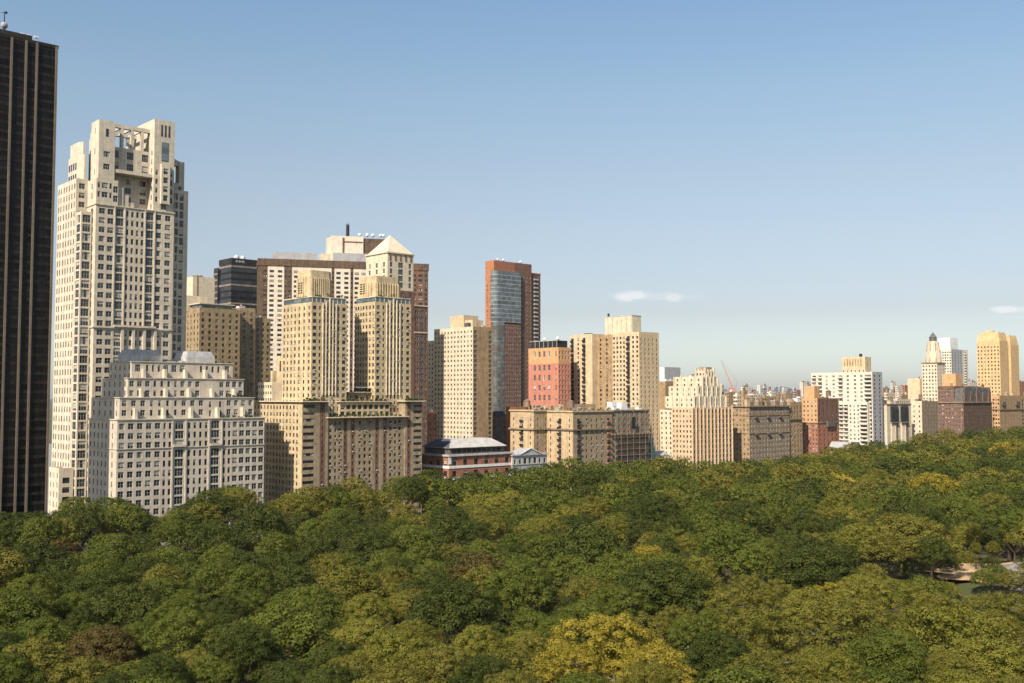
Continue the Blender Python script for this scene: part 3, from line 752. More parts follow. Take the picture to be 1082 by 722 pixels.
def deco_tower(xf, xr, xs, yt, capx, dl, ct):
    a0, a1 = b.sx(xf, yt, dl), b.sx(xr, yt, dl); z1 = b.z(xf, yt, a0, dl); ys = b.dy(xs, yt, a0); W = a1 - a0
    z1 -= 2.6
    Et = [(3, G(1, **{**cw, 'w': 1.9, 'ac': .3})), (2, G(1, **{**cw, 'w': 1.0})), (7, G(4, w=.9, h=2.0, fh=fh, top=1.4, st='d0', ac=.22)), (2.2, G(1, **{**cw, 'w': 1.0})), (3, G(1, **{**cw, 'w': 1.9, 'ac': .2}))]
    b.box(a0, a1, dl, ys, zw - 8, z1, C, [(1, G(4, **{**cw, 'ac': .1})), (1, G(3, **cw))], Et)
    for f in (.31, .40, .50, .59, .68): b.part('pier').box(a0 + W * f - .18, a0 + W * f + .18, dl - .5, dl + .01, zw + 3, z1 - .5 + 2.8 * math.exp(-((f - .5) * 8) ** 2), creamw)
    b.part('glazed_storey').box(a0 + .5, a1 - .5, dl + .5, ys - .5, z1 - .5, z1 + 2.3, glass_blue)
    for i in range(9):
        b.part('glazed_storey_post').box(a0 + .4 + (W - 1.1) * i / 8, a0 + .75 + (W - 1.1) * i / 8, dl + .4, dl + .499, z1 + .002, z1 + 2.3, creamw)
    b.part('terrace_slab').box(a0 + .2, a1 - .2, dl + .2, ys - .2, z1 + 2.301, z1 + 2.75, creamw)
    # fluted cap
    k0, k1 = b.sx(capx[0], ct, dl + 3), b.sx(capx[1], ct, dl + 3); zc_ = b.z(capx[0], ct, k0, dl + 3); yk = b.dy(capx[2], ct, k0)
    ch = 3.2
    pts = [(k0 + ch * .4, dl + 3), (k1 - ch, dl + 3), (k1, dl + 3 + ch), (k1, yk - 1), (k0, yk - 1), (k0, dl + 3 + ch * .4)]
    b.part('fluted_cap').prism(pts, z1 + 2.75, zc_ - 3.6, C, roofm)
    cx = sum(p[0] for p in pts) / 6; cy = sum(p[1] for p in pts) / 6
    b.part('fluted_cap').prism([(cx + (p[0] - cx) * .93, cy + (p[1] - cy) * .93) for p in pts], zc_ - 3.6, zc_, C, roofm)
    for i in range(9):
        fx = k0 + ch * .4 + (k1 - ch - k0 - ch * .4) * (i + .5) / 9
        b.part('flute').box(fx - .22, fx + .22, dl + 2.55, dl + 3.01, z1 + 3, zc_ - 3.2, C)
    for i in range(4):
        fy = dl + 3 + ch * .6 + i * 2.2
        b.part('flute').box(k0 - .4, k0 + .01, fy - .25, fy + .25, z1 + 3, zc_ - 3.2, C)
    for i in range(5): b.part('louvre').box(k0 - .2, k0 - .003, yk - 7, yk - 3, z1 + 4.5 + i * 1.1, z1 + 5.0 + i * 1.1, darkmetal)
    b.tank(cx + 2, cy + 4, zc_, 1.4, 2.4, .4) if 0 else None
    b.planting((a0, a1, dl - .4, ys, 0, z1 + 3.1), 3)
    return a0, a1, ys, z1
A = deco_tower(329.5, 367, 299, 313, (326, 355, 312), 5, 285)
A2 = deco_tower(396.5, 434.5, 375, 313, (395, 427.5, 377), 5, 291)
# stepped penthouse left of the first tower
k0 = A[0] + 1; ya, yb_ = A[2], b.dy(264, 404, 1)
zp = b.z(280, 404, 1, A[2] + 6)
b.box(2, 24, A[2] + .01, yS - .5, zw - .5, b.z(270, 404, 2, A[2] + 8), creamw, [(1, G(6, w=1.2, h=1.3, fh=3, top=1.4))], None, par=1)
b.box(k0, k0 + 10, A[2] + .01, A[2] + 7, zw, b.z(283, 377, k0, A[2] + 4), C, [(1, G(1, w=1.6, h=5, fh=20, top=2, st='d0'))], None)
b.box(k0 - 2, k0 + 10, A[2] + 7.01, A[2] + 11, zw, b.z(283, 392, k0, A[2] + 8), C, None, None)
b.finish()

# --- cream tower with small windows
b = Bld('cream_apartment_tower', 'tall cream block dotted with small windows left of the red glass cornered tower', 'apartment tower', Y=590, x=499.8, y=345)
t = b.tier(0, 499.8, 520.5, 345, 458.7, 0, creamw, [(1, G(12, w=1.25, h=1.2, fh=2.74, top=2.2, st='d1'))], [(2, G(1, w=2.2, h=1.9, fh=2.74, top=2.2, st='b1', m=tanb)), (4, G(0, m=tanb)), (2, G(1, w=2.2, h=1.9, fh=2.74, top=2.2, st='b1', m=tanb))])
ys = b.dy(452, 360, 0); b.box(0, 12, t[3] + .01, ys, 0, b.z(459, 360, 0, t[3]), creamw, [(1, G(2, w=1.25, h=1.2, fh=2.74, top=2.2))], None)
p0 = b.dy(476, 333, 3); p1 = b.dy(490, 333, 3); b.box(3, 14, p1, p0, t[5] - 1, b.z(490, 333, 3, p1), cream, None, None)
p2 = b.dy(498, 338, 3); b.box(4, 12, p2, p1 - .01, t[5] - 1, b.z(498, 338, 4, p2), cream, None, None)
b.clutter(t, 4); b.finish()

# --- red tower with the glass corner
b = Bld('red_brick_tower', 'tall red brick tower with a curved glass corner bay', 'apartment tower', Y=800, x=521.8, y=275)
yS = b.dy(512.8, 275, 0); x1 = b.sx(561.7, 276, 0); zt = b.zt
ss = G(2, w=1.3, h=1.6, fh=3.3, top=12, st='w0', m=orangeb)
b.box(0, x1, 0, yS, 0, zt, redb, [(1, ss)], [(26, None), (22, G(5, w=1.4, h=1.6, fh=3.3, top=10, st='w0', m=brownm))])
xg = b.sx(548.5, 286, 0); zg = b.z(522, 286, 0, 0); zm = b.z(522, 342, 0, 0)
def corner(r):   # rounded corner bay outline
    pts = []
    for i in range(9):
        a = math.pi + math.pi / 2 * i / 8
        pts.append((r - .9 + r * math.cos(a), r - 2.2 + r * math.sin(a)))
    return pts
def bay_out(o): return corner(4.5) + [(xg, -2.2), (xg, 1), (1, 6)]
m_ = b.part('glass_bay')
nf = int((zg - 5) / 3.3)
for r in range(nf):
    z = zg - (r + 1) * 3.3
    if z > zm:
        m_ = b.part('glass_bay'); m_.prism(bay_out(0), z + .5, z + 3.3, glass_blue)
        b.part('floor_band').prism([(p[0], p[1]) for p in bay_out(0)], z, z + .499, grey, None, 1.01)
    else:
        pr = corner(4.5) + [(9, -2.2), (9, 0), (1, 5)]
        m_ = b.part('glass_bay'); m_.prism(pr, z + .6, z + 3.05, glass_blue)
        b.part('floor_band').prism(pr, z, z + .6, brownm, None, 1.0); b.part('floor_band').prism(pr, z + 3.05, z + 3.3, brownm)
xe = b.sx(548, 342, -.2)
b.box(9.01, xg, -2.1, -.01, 0, zm, brownm, None, [(1, G(7, w=1.35, h=1.5, fh=3.3, top=1.6, st='w0'))])
# balcony wing at the right
xr = b.sx(571, 290, 1); zr = b.z(562, 289.5, x1, 1)
b.box(x1 + .01, xr, 1, yS - 1, 0, zr, brownm, None, [(1, G(1, w=3.6, h=2.4, fh=3.3, top=2.2, st='b2', bal=(1.3, 1.0, grey)))])
b.part('top_band').box(x1 + .3, xr + .3, .6, yS, zr + .01, zr + 1, orangeb)
t = (0, x1, 0, yS, 0, zt)
for i, xx in enumerate((526, 532, 550)): lx = b.sx(xx, 280, 2); m_ = b.part('satellite_dish'); m_.bar((lx, 2, zt - 1), (lx, 2, zt + 1), .2, .2, steel); m_.sphere((lx, 2, zt + 1.4), 1.0, whitep, 8, 6)
b.finish()

# --- salmon and apricot rounded block
b = Bld('salmon_apartment_block', 'salmon block with an apricot top storey and dark roof plant left of the beige tower', 'apartment block', Y=660, x=590, y=367)
yS = b.dy(558.4, 367, 0); x1 = b.sx(603, 367, 0); zt = b.zt; zm = b.z(590, 384, 0, 0)
sS = [(1, None), (1.2, G(1, w=2.0, h=3.6, fh=6.4, top=2.2, st='w1')), (1.2, G(1, w=2.0, h=3.6, fh=6.4, top=2.2, st='w1')), (1.2, G(1, w=2.0, h=3.6, fh=6.4, top=2.2, st='w1')), (1.2, G(1, w=2.0, h=3.6, fh=6.4, top=2.2, st='w1')), (.8, None), (.6, G(1, w=1.0, h=3.6, fh=6.4, top=2.2, st='w0')), (.3, None)]
sE = [(1, G(4, w=1.2, h=2.2, fh=3.2, top=2.2, st='w0'))]
b.box(0, x1, 0, yS, zm, zt, orangetop, sS, sE); b.box(0, x1, 0, yS, 0, zm - .001, pinkb, [(w, ({**g, 'top': .9} if g else g)) for w, g in sS], [(1, G(4, w=1.2, h=2.2, fh=3.2, top=1, st='w0'))], par=0)
b.part('roof_plant').box(1, x1 - 1, 2, yS - 1, zt, zt + 4.2, darkmetal); b.part('roof_plant_rail').box(.6, x1 - .6, 1.6, yS - .6, zt + 4.3, zt + 4.6, steel)
for i in range(6): b.part('roof_post').box(.6, .8, 2 + i * 4, 2.2 + i * 4, zt - .3, zt + 4.29, steel)
for xx in (575, 589): 
    ly = b.dy(xx, 358, 1); b.part('satellite_dish').sphere((1.2, ly, zt + 5.6), 1.2, whitep, 8, 6)
b.finish()

# --- beige tower with mechanical penthouse
b = Bld('beige_apartment_tower', 'broad golden beige tower with stacked dark balconies and a square rooftop penthouse', 'apartment tower', Y=645, x=675.3, y=350.5)
x1 = b.sx(696, 352, 0); zt = b.zt
yS = [b.dy(p, 350.5, 0) for p in (647, 631, 602)]
nb = dict(w=1.5, h=1.6, fh=2.95, top=2.6, st='d1')
bb = G(1, w=2.4, h=2.0, fh=2.95, top=2.4, st='d1', bal=(.9, .8, darkmetal), m=cream)
b.box(0, x1, 0, yS[0], 0, zt, cream, [(1, G(1, **nb)), (3, G(3, **nb)), (1.6, bb), (2.4, G(2, **nb))], [(1, G(5, w=1.1, h=1.8, fh=2.95, top=4, st='d0'))])
t = (0, x1, 0, yS[0], 0, zt)
b.box(3.5, x1 - 1, yS[0] + .01, yS[1] + 3, 0, zt - .4, tanb, [(1, G(3, **nb))], None)
b.box(-1.5, x1 - 2, yS[1] + 3.01, b.dy(602, 350.5, -1.5), 0, zt + .3, cream, [(1, bb), (1.2, G(1, **nb)), (1, bb), (1, None)], [(1, None)])
pz = b.dy(672.6, 332, 4); pz1 = b.dy(638.6, 332, 4); pp0, pp1 = b.dy(668, 333, 4), b.dy(639, 333, 4)
zp = b.z(668, 333.5, 4, pp0); b.box(4, 12.5, pp0, pp1, zt - .5, zp, creamw, [(1, None)], [(1, None)])
for i in range(6): b.part('pilaster').box(3.7, 4.01, pp0 + (pp1 - pp0) * (i + .2) / 6, pp0 + (pp1 - pp0) * (i + .3) / 6, zt, zp - .8, cream)
b.part('roof_rail').box(3.8, 12.7, pp0 - .2, pp1 + .2, zp + .01, zp + .35, steel); b.part('chimney').cyl(6, pp1 - 1.5, zp, zp + 2.6, .7, .7, darkmetal)
b.part('terrace_planting_box').box(0, 2, yS[1] + 6, yS[1] + 12, zt + .31, zt + .9, hedgem)
b.finish()

# --- small brick buildings behind the white roofed hall
b = Bld('brick_apartment_house', 'sunlit tan brick house with a dark gap beside it left of the white satellite dishes', 'apartment house', Y=640, x=470.5, y=436)
t = b.tier(0, 470.5, 476, 436, 454, 0, tanb, [(1, G(5, w=1.1, h=1.5, fh=3.2, top=2.6, st='d0'))], None); b.clutter(t, 3); b.planting(t, 3); b.finish()
b = Bld('brick_apartment_house', 'brown brick house with a row of white satellite dishes along its roof', 'apartment house', Y=620, x=507, y=439)
t = b.tier(0, 507, 521, 439, 485, 0, tanb, [(1, G(6, w=1.1, h=1.5, fh=3.2, top=2.4, st='w0'))], [(1, G(4, w=1.1, h=1.5, fh=3.2, top=2.4, st='d0', m=greyb))]);
for i in range(7):
    ly = 1.5 + i * 3.2
    m_ = b.part('satellite_dish'); m_.bar((1.5, ly, t[5] - .9), (1.5, ly, t[5] + 1.2), .1, .1, steel, 5); m_.cyl(1.5, ly, t[5] + 1.2, t[5] + 1.9, .3, 1.3, whitep, 10)
b.clutter(t, 3)
b.part('scaffold').box(1, 2, t[3] + .2, t[3] + 5, 30, t[5] - 1, darkmetal); b.part('roof_awning').box(1, 9, t[3] + 6, t[3] + 14, t[5] - .5, t[5] + .3, awning); b.finish()
b = Bld('slate_roof_house', 'low dark house with a blue grey roof beside the orange brick strip', 'house', Y=650, x=520.5, y=438)
t = b.tier(0, 520.5, 535, 440, 518, 0, darkb, None, [(1, G(3, w=1.2, h=1.6, fh=3.2, top=3))])
b.part('slate_roof').prism([(-.2, -.3), (t[1] + .2, -.3), (t[1] + .2, t[3]), (-.2, t[3])], t[5] + .01, t[5] + 3.2, slate, None, .55); b.finish()
b = Bld('low_brick_building', 'low salmon topped brick building behind the right end of the twin tower block', Y=600, x=450, y=437)
t = b.tier(0, 447, 462, 437, 444, 0, brownm, None, [(1, G(3, w=1.1, h=1.5, fh=3.2, top=2))]); b.part('roof_deck').box(0, 8, 0, 10, t[5], t[5] + .8, pinkb); b.clutter(t, 3); b.finish()

# --- red brick hall with white bands and pale hipped roof
b = Bld('banded_brick_hall', 'red brick hall with white stone bands and a pale hipped metal roof', 'hall', d=2, x=474.5, y=481)
x1 = b.sx(541, 479, 0); yS = b.dy(444, 479, 0); zt = b.zt
wv = dict(w=2.6, h=2.7, fh=5.4, st='d1')
b.box(0, x1, 0, yS, 0, zt, redb, [(1, G(4, top=2.6, **wv))], [(1, G(6, top=2.6, **wv))], par=.3)
t = (0, x1, 0, yS)
for z, h, p in ((zt - .8, .85, .7), (zt - 6.7, 1.3, .25), (zt - 12.2, 1.2, .25)): b.ledge(t, z, h, p, whitep if p < .5 else greyst, 'stone_band')
b.part('quoin').box(-.3, 1.2, -.3, .01, zt - 4.5, zt - .81, whitep)
for i in range(6):
    c = x1 * (i + .5) / 6; m_ = b.part('window_arch')
    for j in range(5):
        a = math.pi * j / 5; a2 = math.pi * (j + 1) / 5
        m_.bar((c + 1.6 * math.cos(a), -.12, zt - 2.5 + .9 * math.sin(a)), (c + 1.6 * math.cos(a2), -.12, zt - 2.5 + .9 * math.sin(a2)), .16, .16, darkb, 4)
b.part('attic_storey').box(1.5, x1 - 4, 1.5, yS - 1.5, zt - .3, zt + 3.2, darkb)
for i in range(10): b.part('attic_window').box(3 + i * (x1 - 9) / 10, 5.6 + i * (x1 - 9) / 10, 1.38, 1.499, zt + .9, zt + 2.6, glass)
ze = zt + 3.4; zr = ze + 4.0; e = 1.0; a0, a1, b0, b1 = e - .6, x1 - 3.4, e - .6, yS - .4
r0, r1, ry = a0 + 6, a1 - 6, (b0 + b1) / 2; dyr = 5
m_ = b.part('hipped_roof')
m_.poly([(a0, b0, ze), (a1, b0, ze), (r1, ry - dyr, zr), (r0, ry - dyr, zr)], whiteroof)
m_.poly([(a0, b1, ze), (a0, b0, ze), (r0, ry - dyr, zr), (r0, ry + dyr, zr)], slate)  # south slope darker than the rest: its shade put into the colour
m_.poly([(a1, b0, ze), (a1, b1, ze), (r1, ry + dyr, zr), (r1, ry - dyr, zr)], whiteroof)
m_.poly([(a1, b1, ze), (a0, b1, ze), (r0, ry + dyr, zr), (r1, ry + dyr, zr)], whiteroof)
m_.poly([(r0, ry - dyr, zr), (r1, ry - dyr, zr), (r1, ry + dyr, zr), (r0, ry + dyr, zr)], whiteroof)
m_.poly([(a0, b0, ze - .15), (a0, b1, ze - .15), (a1, b1, ze - .15), (a1, b0, ze - .15)], whiteroof)
for q in [((a0, b0, ze), (a1, b0, ze)), ((a0, b1, ze), (a0, b0, ze)), ((a1, b0, ze), (a1, b1, ze)), ((a1, b1, ze), (a0, b1, ze))]:
    (p, r) = q; m_.poly([(p[0], p[1], ze - .15), (r[0], r[1], ze - .15), r, p], whiteroof)
for i in range(12):
    c = r0 + (r1 - r0) * i / 11; b.part('roof_seam').bar((a0 + (a1 - a0) * i / 11, b0, ze + .08), (c, ry - dyr, zr + .08), .06, .06, steel, 4)
b.part('roof_vent').cyl((r0 + r1) / 2, ry, zr, zr + 1.3, .3, .3, darkmetal)
b.finish()

# --- grey pedimented building
b = Bld('pedimented_stone_hall', 'small pale grey stone hall with a low pediment next to the white roofed brick hall', 'hall', d=1, x=541.5, y=481)
x1 = b.sx(578, 478, 0); zt = b.zt
b.box(0, x1, 0, 16, 0, zt, greyst, None, [(2, G(2, w=1.4, h=2.6, fh=5.6, top=2.4, st='d0')), (3, G(3, w=2.0, h=3.0, fh=5.6, top=1.9, st='d1')), (2, G(2, w=1.4, h=2.6, fh=5.6, top=2.4, st='d0'))], par=.3)
t = (0, x1, 0, 16); b.ledge(t, zt - .5, .6, .6, greyst); b.ledge(t, zt - 5.3, .5, .3, greyst)
c = x1 * .5; m_ = b.part('pediment'); hw = x1 * .3; zp = zt + 3.0
m_.poly([(c - hw, -.5, zt + .12), (c + hw, -.5, zt + .12), (c, -.5, zp)], greyst)
m_.poly([(c - hw, -.5, zt + .12), (c, -.5, zp), (c, 9, zp), (c - hw, 9, zt + .12)], grey); m_.poly([(c + hw, -.5, zt + .12), (c + hw, 9, zt + .12), (c, 9, zp), (c, -.5, zp)], grey)
m_.poly([(c - hw, 9, zt + .12), (c, 9, zp), (c + hw, 9, zt + .12)], greyst)
b.part('pediment_moulding').bar((c - hw, -.7, zt + .3), (c, -.7, zp + .15), .28, .28, whitep, 4); b.part('pediment_moulding').bar((c + hw, -.7, zt + .3), (c, -.7, zp + .15), .28, .28, whitep, 4)
b.finish()

# --- orange brick strip behind
b = Bld('orange_brick_building', 'narrow orange brick building edge left of the tan block with dark cornices', d=60, x=540, y=430)
b.tier(0, 540, 556, 430, 534.6, 0, orangeb, None, [(1, None)]); b.finish()

# --- beige block with heavy dark ledge (two wings)
b = Bld('tan_cornice_block', 'tan brick apartment block of two wings with a heavy dark cornice ledge', 'apartment block', d=0, x=605.4, y=434.5)
x1 = b.sx(647, 434, 0); zt = b.zt; yS = b.dy(578, 434, 0); zl = b.z(605, 455, 0, 0)
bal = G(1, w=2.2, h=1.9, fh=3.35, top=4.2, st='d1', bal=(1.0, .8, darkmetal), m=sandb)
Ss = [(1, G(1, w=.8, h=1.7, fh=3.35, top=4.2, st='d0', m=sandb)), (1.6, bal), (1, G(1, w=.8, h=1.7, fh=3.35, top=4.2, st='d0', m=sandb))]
Ee = [(1.6, G(1, w=2.2, h=1.9, fh=3.35, top=4.2, st='d1', bal=(1.0, .8, darkmetal))), (3, G(4, w=1.2, h=1.8, fh=3.35, top=4.2, ac=.25)), (1.2, G(1, w=2.2, h=1.9, fh=3.35, top=4.2, st='d1', bal=(1.0, .8, redb)))]
b.box(0, x1, 0, yS, 0, zt, centb, Ss, Ee, par=1)  # sand sides and darker fronts: sun and shade put into brick colours
t = (0, x1, 0, yS, 0, zt); b.ledge(t, zl, .9, .9, greyb); b.ledge(t, zt - .7, .8, .6, sandb)
xw = b.sx(564, 433.5, yS); yw = b.dy(539.3, 433.5, xw)
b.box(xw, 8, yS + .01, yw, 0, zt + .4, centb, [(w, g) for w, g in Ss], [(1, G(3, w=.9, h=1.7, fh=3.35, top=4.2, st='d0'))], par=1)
t2 = (xw, 8, yS + .01, yw, 0, zt + .4); b.ledge(t2, zl, .9, .9, greyb); b.ledge(t2, zt - .3, .8, .6, sandb)
b.box(4, x1 - 2, yS + .02 if 0 else yS * .55, yS - 3, zt - 1, zt + 3.6, tanb, [(1, G(2, w=1.2, h=1.6, fh=9, top=1.2))], None)
b.clutter(t, 9, [tanb, tanb, greyb, grey], 1); b.clutter(t2, 7, [tanb, greyb, greyb], 1); b.planting(t, 8); b.planting(t2, 4); b.finish()

# --- dark scaffolded block
b = Bld('scaffolded_block', 'dark building wrapped in scaffolding right of the tan block with the dark cornice', 'apartment block', d=0, x=647.6, y=433.5)
x1 = b.sx(686, 434, 0); zt = b.zt; zl = b.z(650, 460, 0, 0)
b.box(0, x1, .4, 26, 0, zt, greyb, [(1, G(6, w=1.1, h=1.8, fh=3.4, top=1.5))], [(1, G(8, w=1.5, h=2.0, fh=3.4, top=1.6, st='s1'))], par=1)
t = (0, x1, .4, 26, 0, zt); b.ledge(t, zl, .9, 1.2, greyb); b.ledge(t, zt - .6, .7, .5, greyb)
for i in range(7): b.part('scaffold_pole').box(x1 * i / 6 - .07, x1 * i / 6 + .07, -1.6, -1.46, 0, zt + (1.8 if i % 2 else -1.5), greyb)
for r in range(4, 13): b.part('scaffold_deck').box(0, x1, -1.43, .0, zt - 2 - r * 3.4, zt - 1.88 - r * 3.4, greyb)
for r in range(3): b.part('scaffold_brace').bar((x1 * .3 * r, -1.7, 8 + 6 * r), (x1 * (.3 * r + .3), -1.7, 14 + 6 * r), .05, .05, greyb, 4)
b.part('scaffold_netting').box(x1 * .45, x1 * .55, -1.75, -1.65, zt - 11, zt - 4, darkmetal)
b.clutter(t, 7, [creamw, whitep, creamw, grey]); 
b.part('white_penthouse').box(6, 10, 6, 10, zt - .5, zt + 4.5, whitep); b.part('white_penthouse').box(14, 19, 6, 11, zt - .5, zt + 4.2, whitep)
b.finish()

# --- blank white and grey slab, far
b = Bld('blank_slab_building', 'plain white and grey windowless slab above the tan building right of the beige tower', Y=900, x=702, y=388)
b.tier(0, 702, 719, 388, 697, 0, whitep, None, [(1, G(0, m=grey))]); b.part('roof_opening').box(1, 4.5, -.1, -.003, b.zt - 15, b.zt - 11.5, darkmetal); b.finish()
b = Bld('tan_roof_building', 'tan building tucked between the beige tower and the stepped peach tower', Y=760, x=705, y=403)
t = b.tier(0, 703, 722, 403, 695, 0, tanb, None, [(1, G(3, w=1.3, h=1.6, fh=3.3, top=2.5))]); b.clutter(t, 3); b.finish()

# --- church with green spire
b = Bld('church', 'grey roofed church with a thin green copper spire below the stepped peach tower', 'church', d=3, x=688, y=486)
x1 = b.sx(711, 486, 0); zt = b.zt
b.box(0, x1, 0, 14, 0, zt, greyb, None, [(1, G(4, w=1.4, h=4, fh=8, top=1.5, st='d0'))], par=.1)
m_ = b.part('gabled_roof'); zr = zt + 4.5
m_.poly([(-.3, -.5, zt), (x1, -.5, zt), (x1, 7, zr), (-.3, 7, zr)], grey); m_.poly([(-.3, 14.5, zt), (-.3, 7, zr), (x1, 7, zr), (x1, 14.5, zt)], grey); m_.poly([(-.3, -.5, zt), (-.3, 7, zr), (-.3, 14.5, zt)], greyst); m_.poly([(x1, -.5, zt), (x1, 14.5, zt), (x1, 7, zr)], greyst)
sx_ = b.sx(688.2, 470, 2)
b.part('steeple_base').box(sx_ - 1.7, sx_ + 1.7, .4, 3.8, zt - 2, b.z(688, 474, sx_, 2), copper); b.part('spire').cyl(sx_, 2.1, b.z(688, 474, sx_, 2), b.z(688, 445, sx_, 2), 1.7, .05, copper, 8)
for i in (-1, 1): b.part('pinnacle').cyl(sx_ + i * 1.5, .6, b.z(688, 474, sx_, 2), b.z(688, 468, sx_, 2), .35, .03, copper, 6)
lx = b.sx(712, 478, -1); b.part('pinnacle').cyl(lx, 0, 5, b.z(712, 474, lx, 0), 1.0, .05, creamw, 6)
b.finish()

# --- stepped art deco tower, peach to cream
PB = wallmat('peach_brick', (.58, .43, .285), .10)
b = Bld('stepped_art_deco_tower', 'peach and cream Art Deco tower rising in many steps to a spiky crown', 'apartment tower', d=0, x=731.3, y=431)
x1 = b.sx(773.6, 431, 0); z0 = b.zt; fh = 3.1
yM = b.dy(710, 432, 0)
sm_ = dict(w=1.1, h=1.5, fh=fh, top=1.4, st='d0')
b.box(0, x1, 0, yM, 0, z0, PB, [(1, G(6, **sm_))], [(1, G(11, w=1.9, h=2.2, fh=fh, top=1.4, st='d0'))], par=.6)
t = (0, x1, 0, yM)
b.ribs(t, 'E', 12, .5, .6, 0, z0, PB, 1.6)
for xs, yt in ((696.5, 433), (691.5, 456)):
    yy = b.dy(xs, yt, 0)
    b.box(.5, 20, yM + .01 if xs > 695 else b.dy(696.5, 433, 0) + .02, yy, 0, b.z(xs, yt, 0, yy), creamw, [(1, G(3, **sm_))], None, par=.6)
# stacked setbacks: (front left px, right px, top px, south px, inset)
prev = z0 - .6
for i, (xl, xr, yt, xs, dl, mt) in enumerate(((733, 767, 419, 703, 2, creamw), (737, 762, 408, 707, 4.5, creamw), (742, 758, 398, 712, 7, creamw))):
    tt = b.tier(dl, xl, xr, yt, xs, prev, mt, [(1, G(6 - i, **sm_))], [(1, G(7 - 2 * i, w=.9, h=1.6, fh=fh, top=1.5, st='d0'))], par=.6)
    b.ribs(tt, 'E', 7 - i, .5, .6, prev + .5, tt[5], creamw, 1.8); b.ribs(tt, 'S', 5, .6, .5, prev + .5, tt[5], creamw, 1.2)
    prev = tt[5] - .6
tt = b.tier(9.5, 745, 755, 392, 735, prev, creamw, [(1, G(3, **sm_))], [(1, G(3, **sm_))], par=.6)
for f in (.0, .33, .66, 1):
    b.part('pinnacle').box(tt[0] + (tt[1] - tt[0] - .8) * f, tt[0] + (tt[1] - tt[0] - .8) * f + .8, 9.2, 10.2, tt[5] - 4, tt[5] + (2.2 if f in (0, 1) else 1.0), creamw)
    b.part('pinnacle').box(tt[0] - .3, tt[0] + .6, tt[2] + (tt[3] - tt[2] - .8) * f, tt[2] + (tt[3] - tt[2] - .8) * f + .8, tt[5] - 4, tt[5] + (2.0 if f in (0, 1) else .9), creamw)
b.part('roof_top').box(tt[0] + 1, tt[1] - 1, 11, 15, tt[5], tt[5] + 2.5, tanb)
b.finish()

# --- grey brown block right of it
b = Bld('grey_brown_apartment_block', 'long grey brown apartment block with decorated balconies right of the stepped peach tower', 'apartment block', d=0, x=791.6, y=429)
x1 = b.sx(834, 430, 0); yS = b.dy(772.8, 429, 0); zt = b.zt
b.box(0, x1, 0, yS, 0, zt, greyb, [(1, G(5, w=1.2, h=1.6, fh=3.15, top=2.4, m=tanb, st='w'))], [(1, G(13, w=1.5, h=1.8, fh=3.15, top=2.4, st='w1'))], par=.8)
t = (0, x1, 0, yS, 0, zt); b.ledge(t, zt - .8, .9, .9, greyb); b.ledge(t, zt - 18, .4, .35, tanb); b.ledge(t, zt - 6.4, .3, .3, tanb)
for f in (.12, .42, .72):
    for dz in (8, 19): b.part('balcony').box(x1 * f, x1 * f + 3, -1.3, .01, zt - dz, zt - dz + 1.1, darkb)
for i in range(5): b.part('dormer').box(2 + i * (x1 - 8) / 4, 6.5 + i * (x1 - 8) / 4, .8, 5, zt - .79, zt + 2.6, greyb)
b.part('chimney').box(1, 2.8, 5, 7, zt - .7, zt + 9.5, tanb)
b.clutter(t, 18, [tanb, greyb, cream, grey, redb], 5, 5); b.finish()
b = Bld('narrow_tan_block', 'narrow weathered tan block wedged between the grey brown block and the red brick house', 'apartment block', d=1, x=835, y=425)
x1 = b.sx(847.5, 425, 0); b.box(0, x1, 0, 18, 0, b.zt, tanb, None, [(1, G(4, w=1.3, h=1.8, fh=3.3, top=3, ac=.2))], par=.8)
t = (0, x1, 0, 18, 0, b.zt); b.ledge(t, b.zt - 12, .9, .8, greyb); b.clutter(t, 4, None, 1); b.finish()

# --- red brick house with penthouse
b = Bld('red_brick_apartment_house', 'red brick apartment house with an orange penthouse left of the white balconied tower', 'apartment house', d=0, x=864, y=447)
x1 = b.sx(886.5, 447, 0); yS = b.dy(847.8, 447, 0); zt = b.zt; z2 = b.z(864, 421, 0, 0)
b.box(0, x1, 0, yS, 0, zt, redb, [(1, G(5, w=1.3, h=1.6, fh=3.2, top=1.5, st='w'))], [(1, G(5, w=1.5, h=1.9, fh=3.2, top=1.5))], par=0)
b.box(0, x1, 0, yS, zt + .002, z2, brownm, [(1, G(4, w=1.3, h=1.6, fh=3.2, top=1.7, m=orangetop, st='w'))], [(1, G(5, w=1.3, h=2.2, fh=3.2, top=1.5))], par=.8)
t = (0, x1, 0, yS, 0, z2); b.ledge((0, x1, 0, yS), zt - .2, .5, .4, greyb)
b.part('penthouse').box(1, 8, 3, 11, z2 - .8, b.z(868, 408, 1, 4), orangetop); b.part('balcony').box(x1 * .4, x1 * .75, -1.4, .01, zt - 3, zt + 1, darkb)
b.clutter(t, 6, [orangetop, tanb, redb], 2); b.finish()

# --- white balconied tower
b = Bld('white_balconied_tower', 'white tower with rows of balconies and a cream rooftop block above the red brick house', 'apartment tower', d=0, x=921.5, y=393)
x1 = b.sx(932, 393, 0); zt = b.zt; yS = b.dy(857, 393, 0); fh = 3.1
bw = G(1, w=5.2, h=2.0, fh=fh, top=2.2, st='d1', bal=(1.2, .95, white)); bw2 = G(1, w=3.2, h=1.8, fh=fh, top=2.2, st='d1', bal=(1.0, .8, white)); nw = G(1, w=2, h=1.5, fh=fh, top=2.3, st='w')
z1 = b.z(921, 425, 0, 0)
b.box(0, x1, 0, yS, 0, zt, white, [(3.5, bw2), (3.5, bw2), (4, nw), (4, nw), (4, bw2), (4, nw), (4, nw), (3, nw), (4.5, bw)], [(1, G(2, w=2.2, h=1.8, fh=fh, top=2.2, m=grey))])  # front grey instead of white: its shade is put into the colour
yl = b.dy(886, 425, -4)
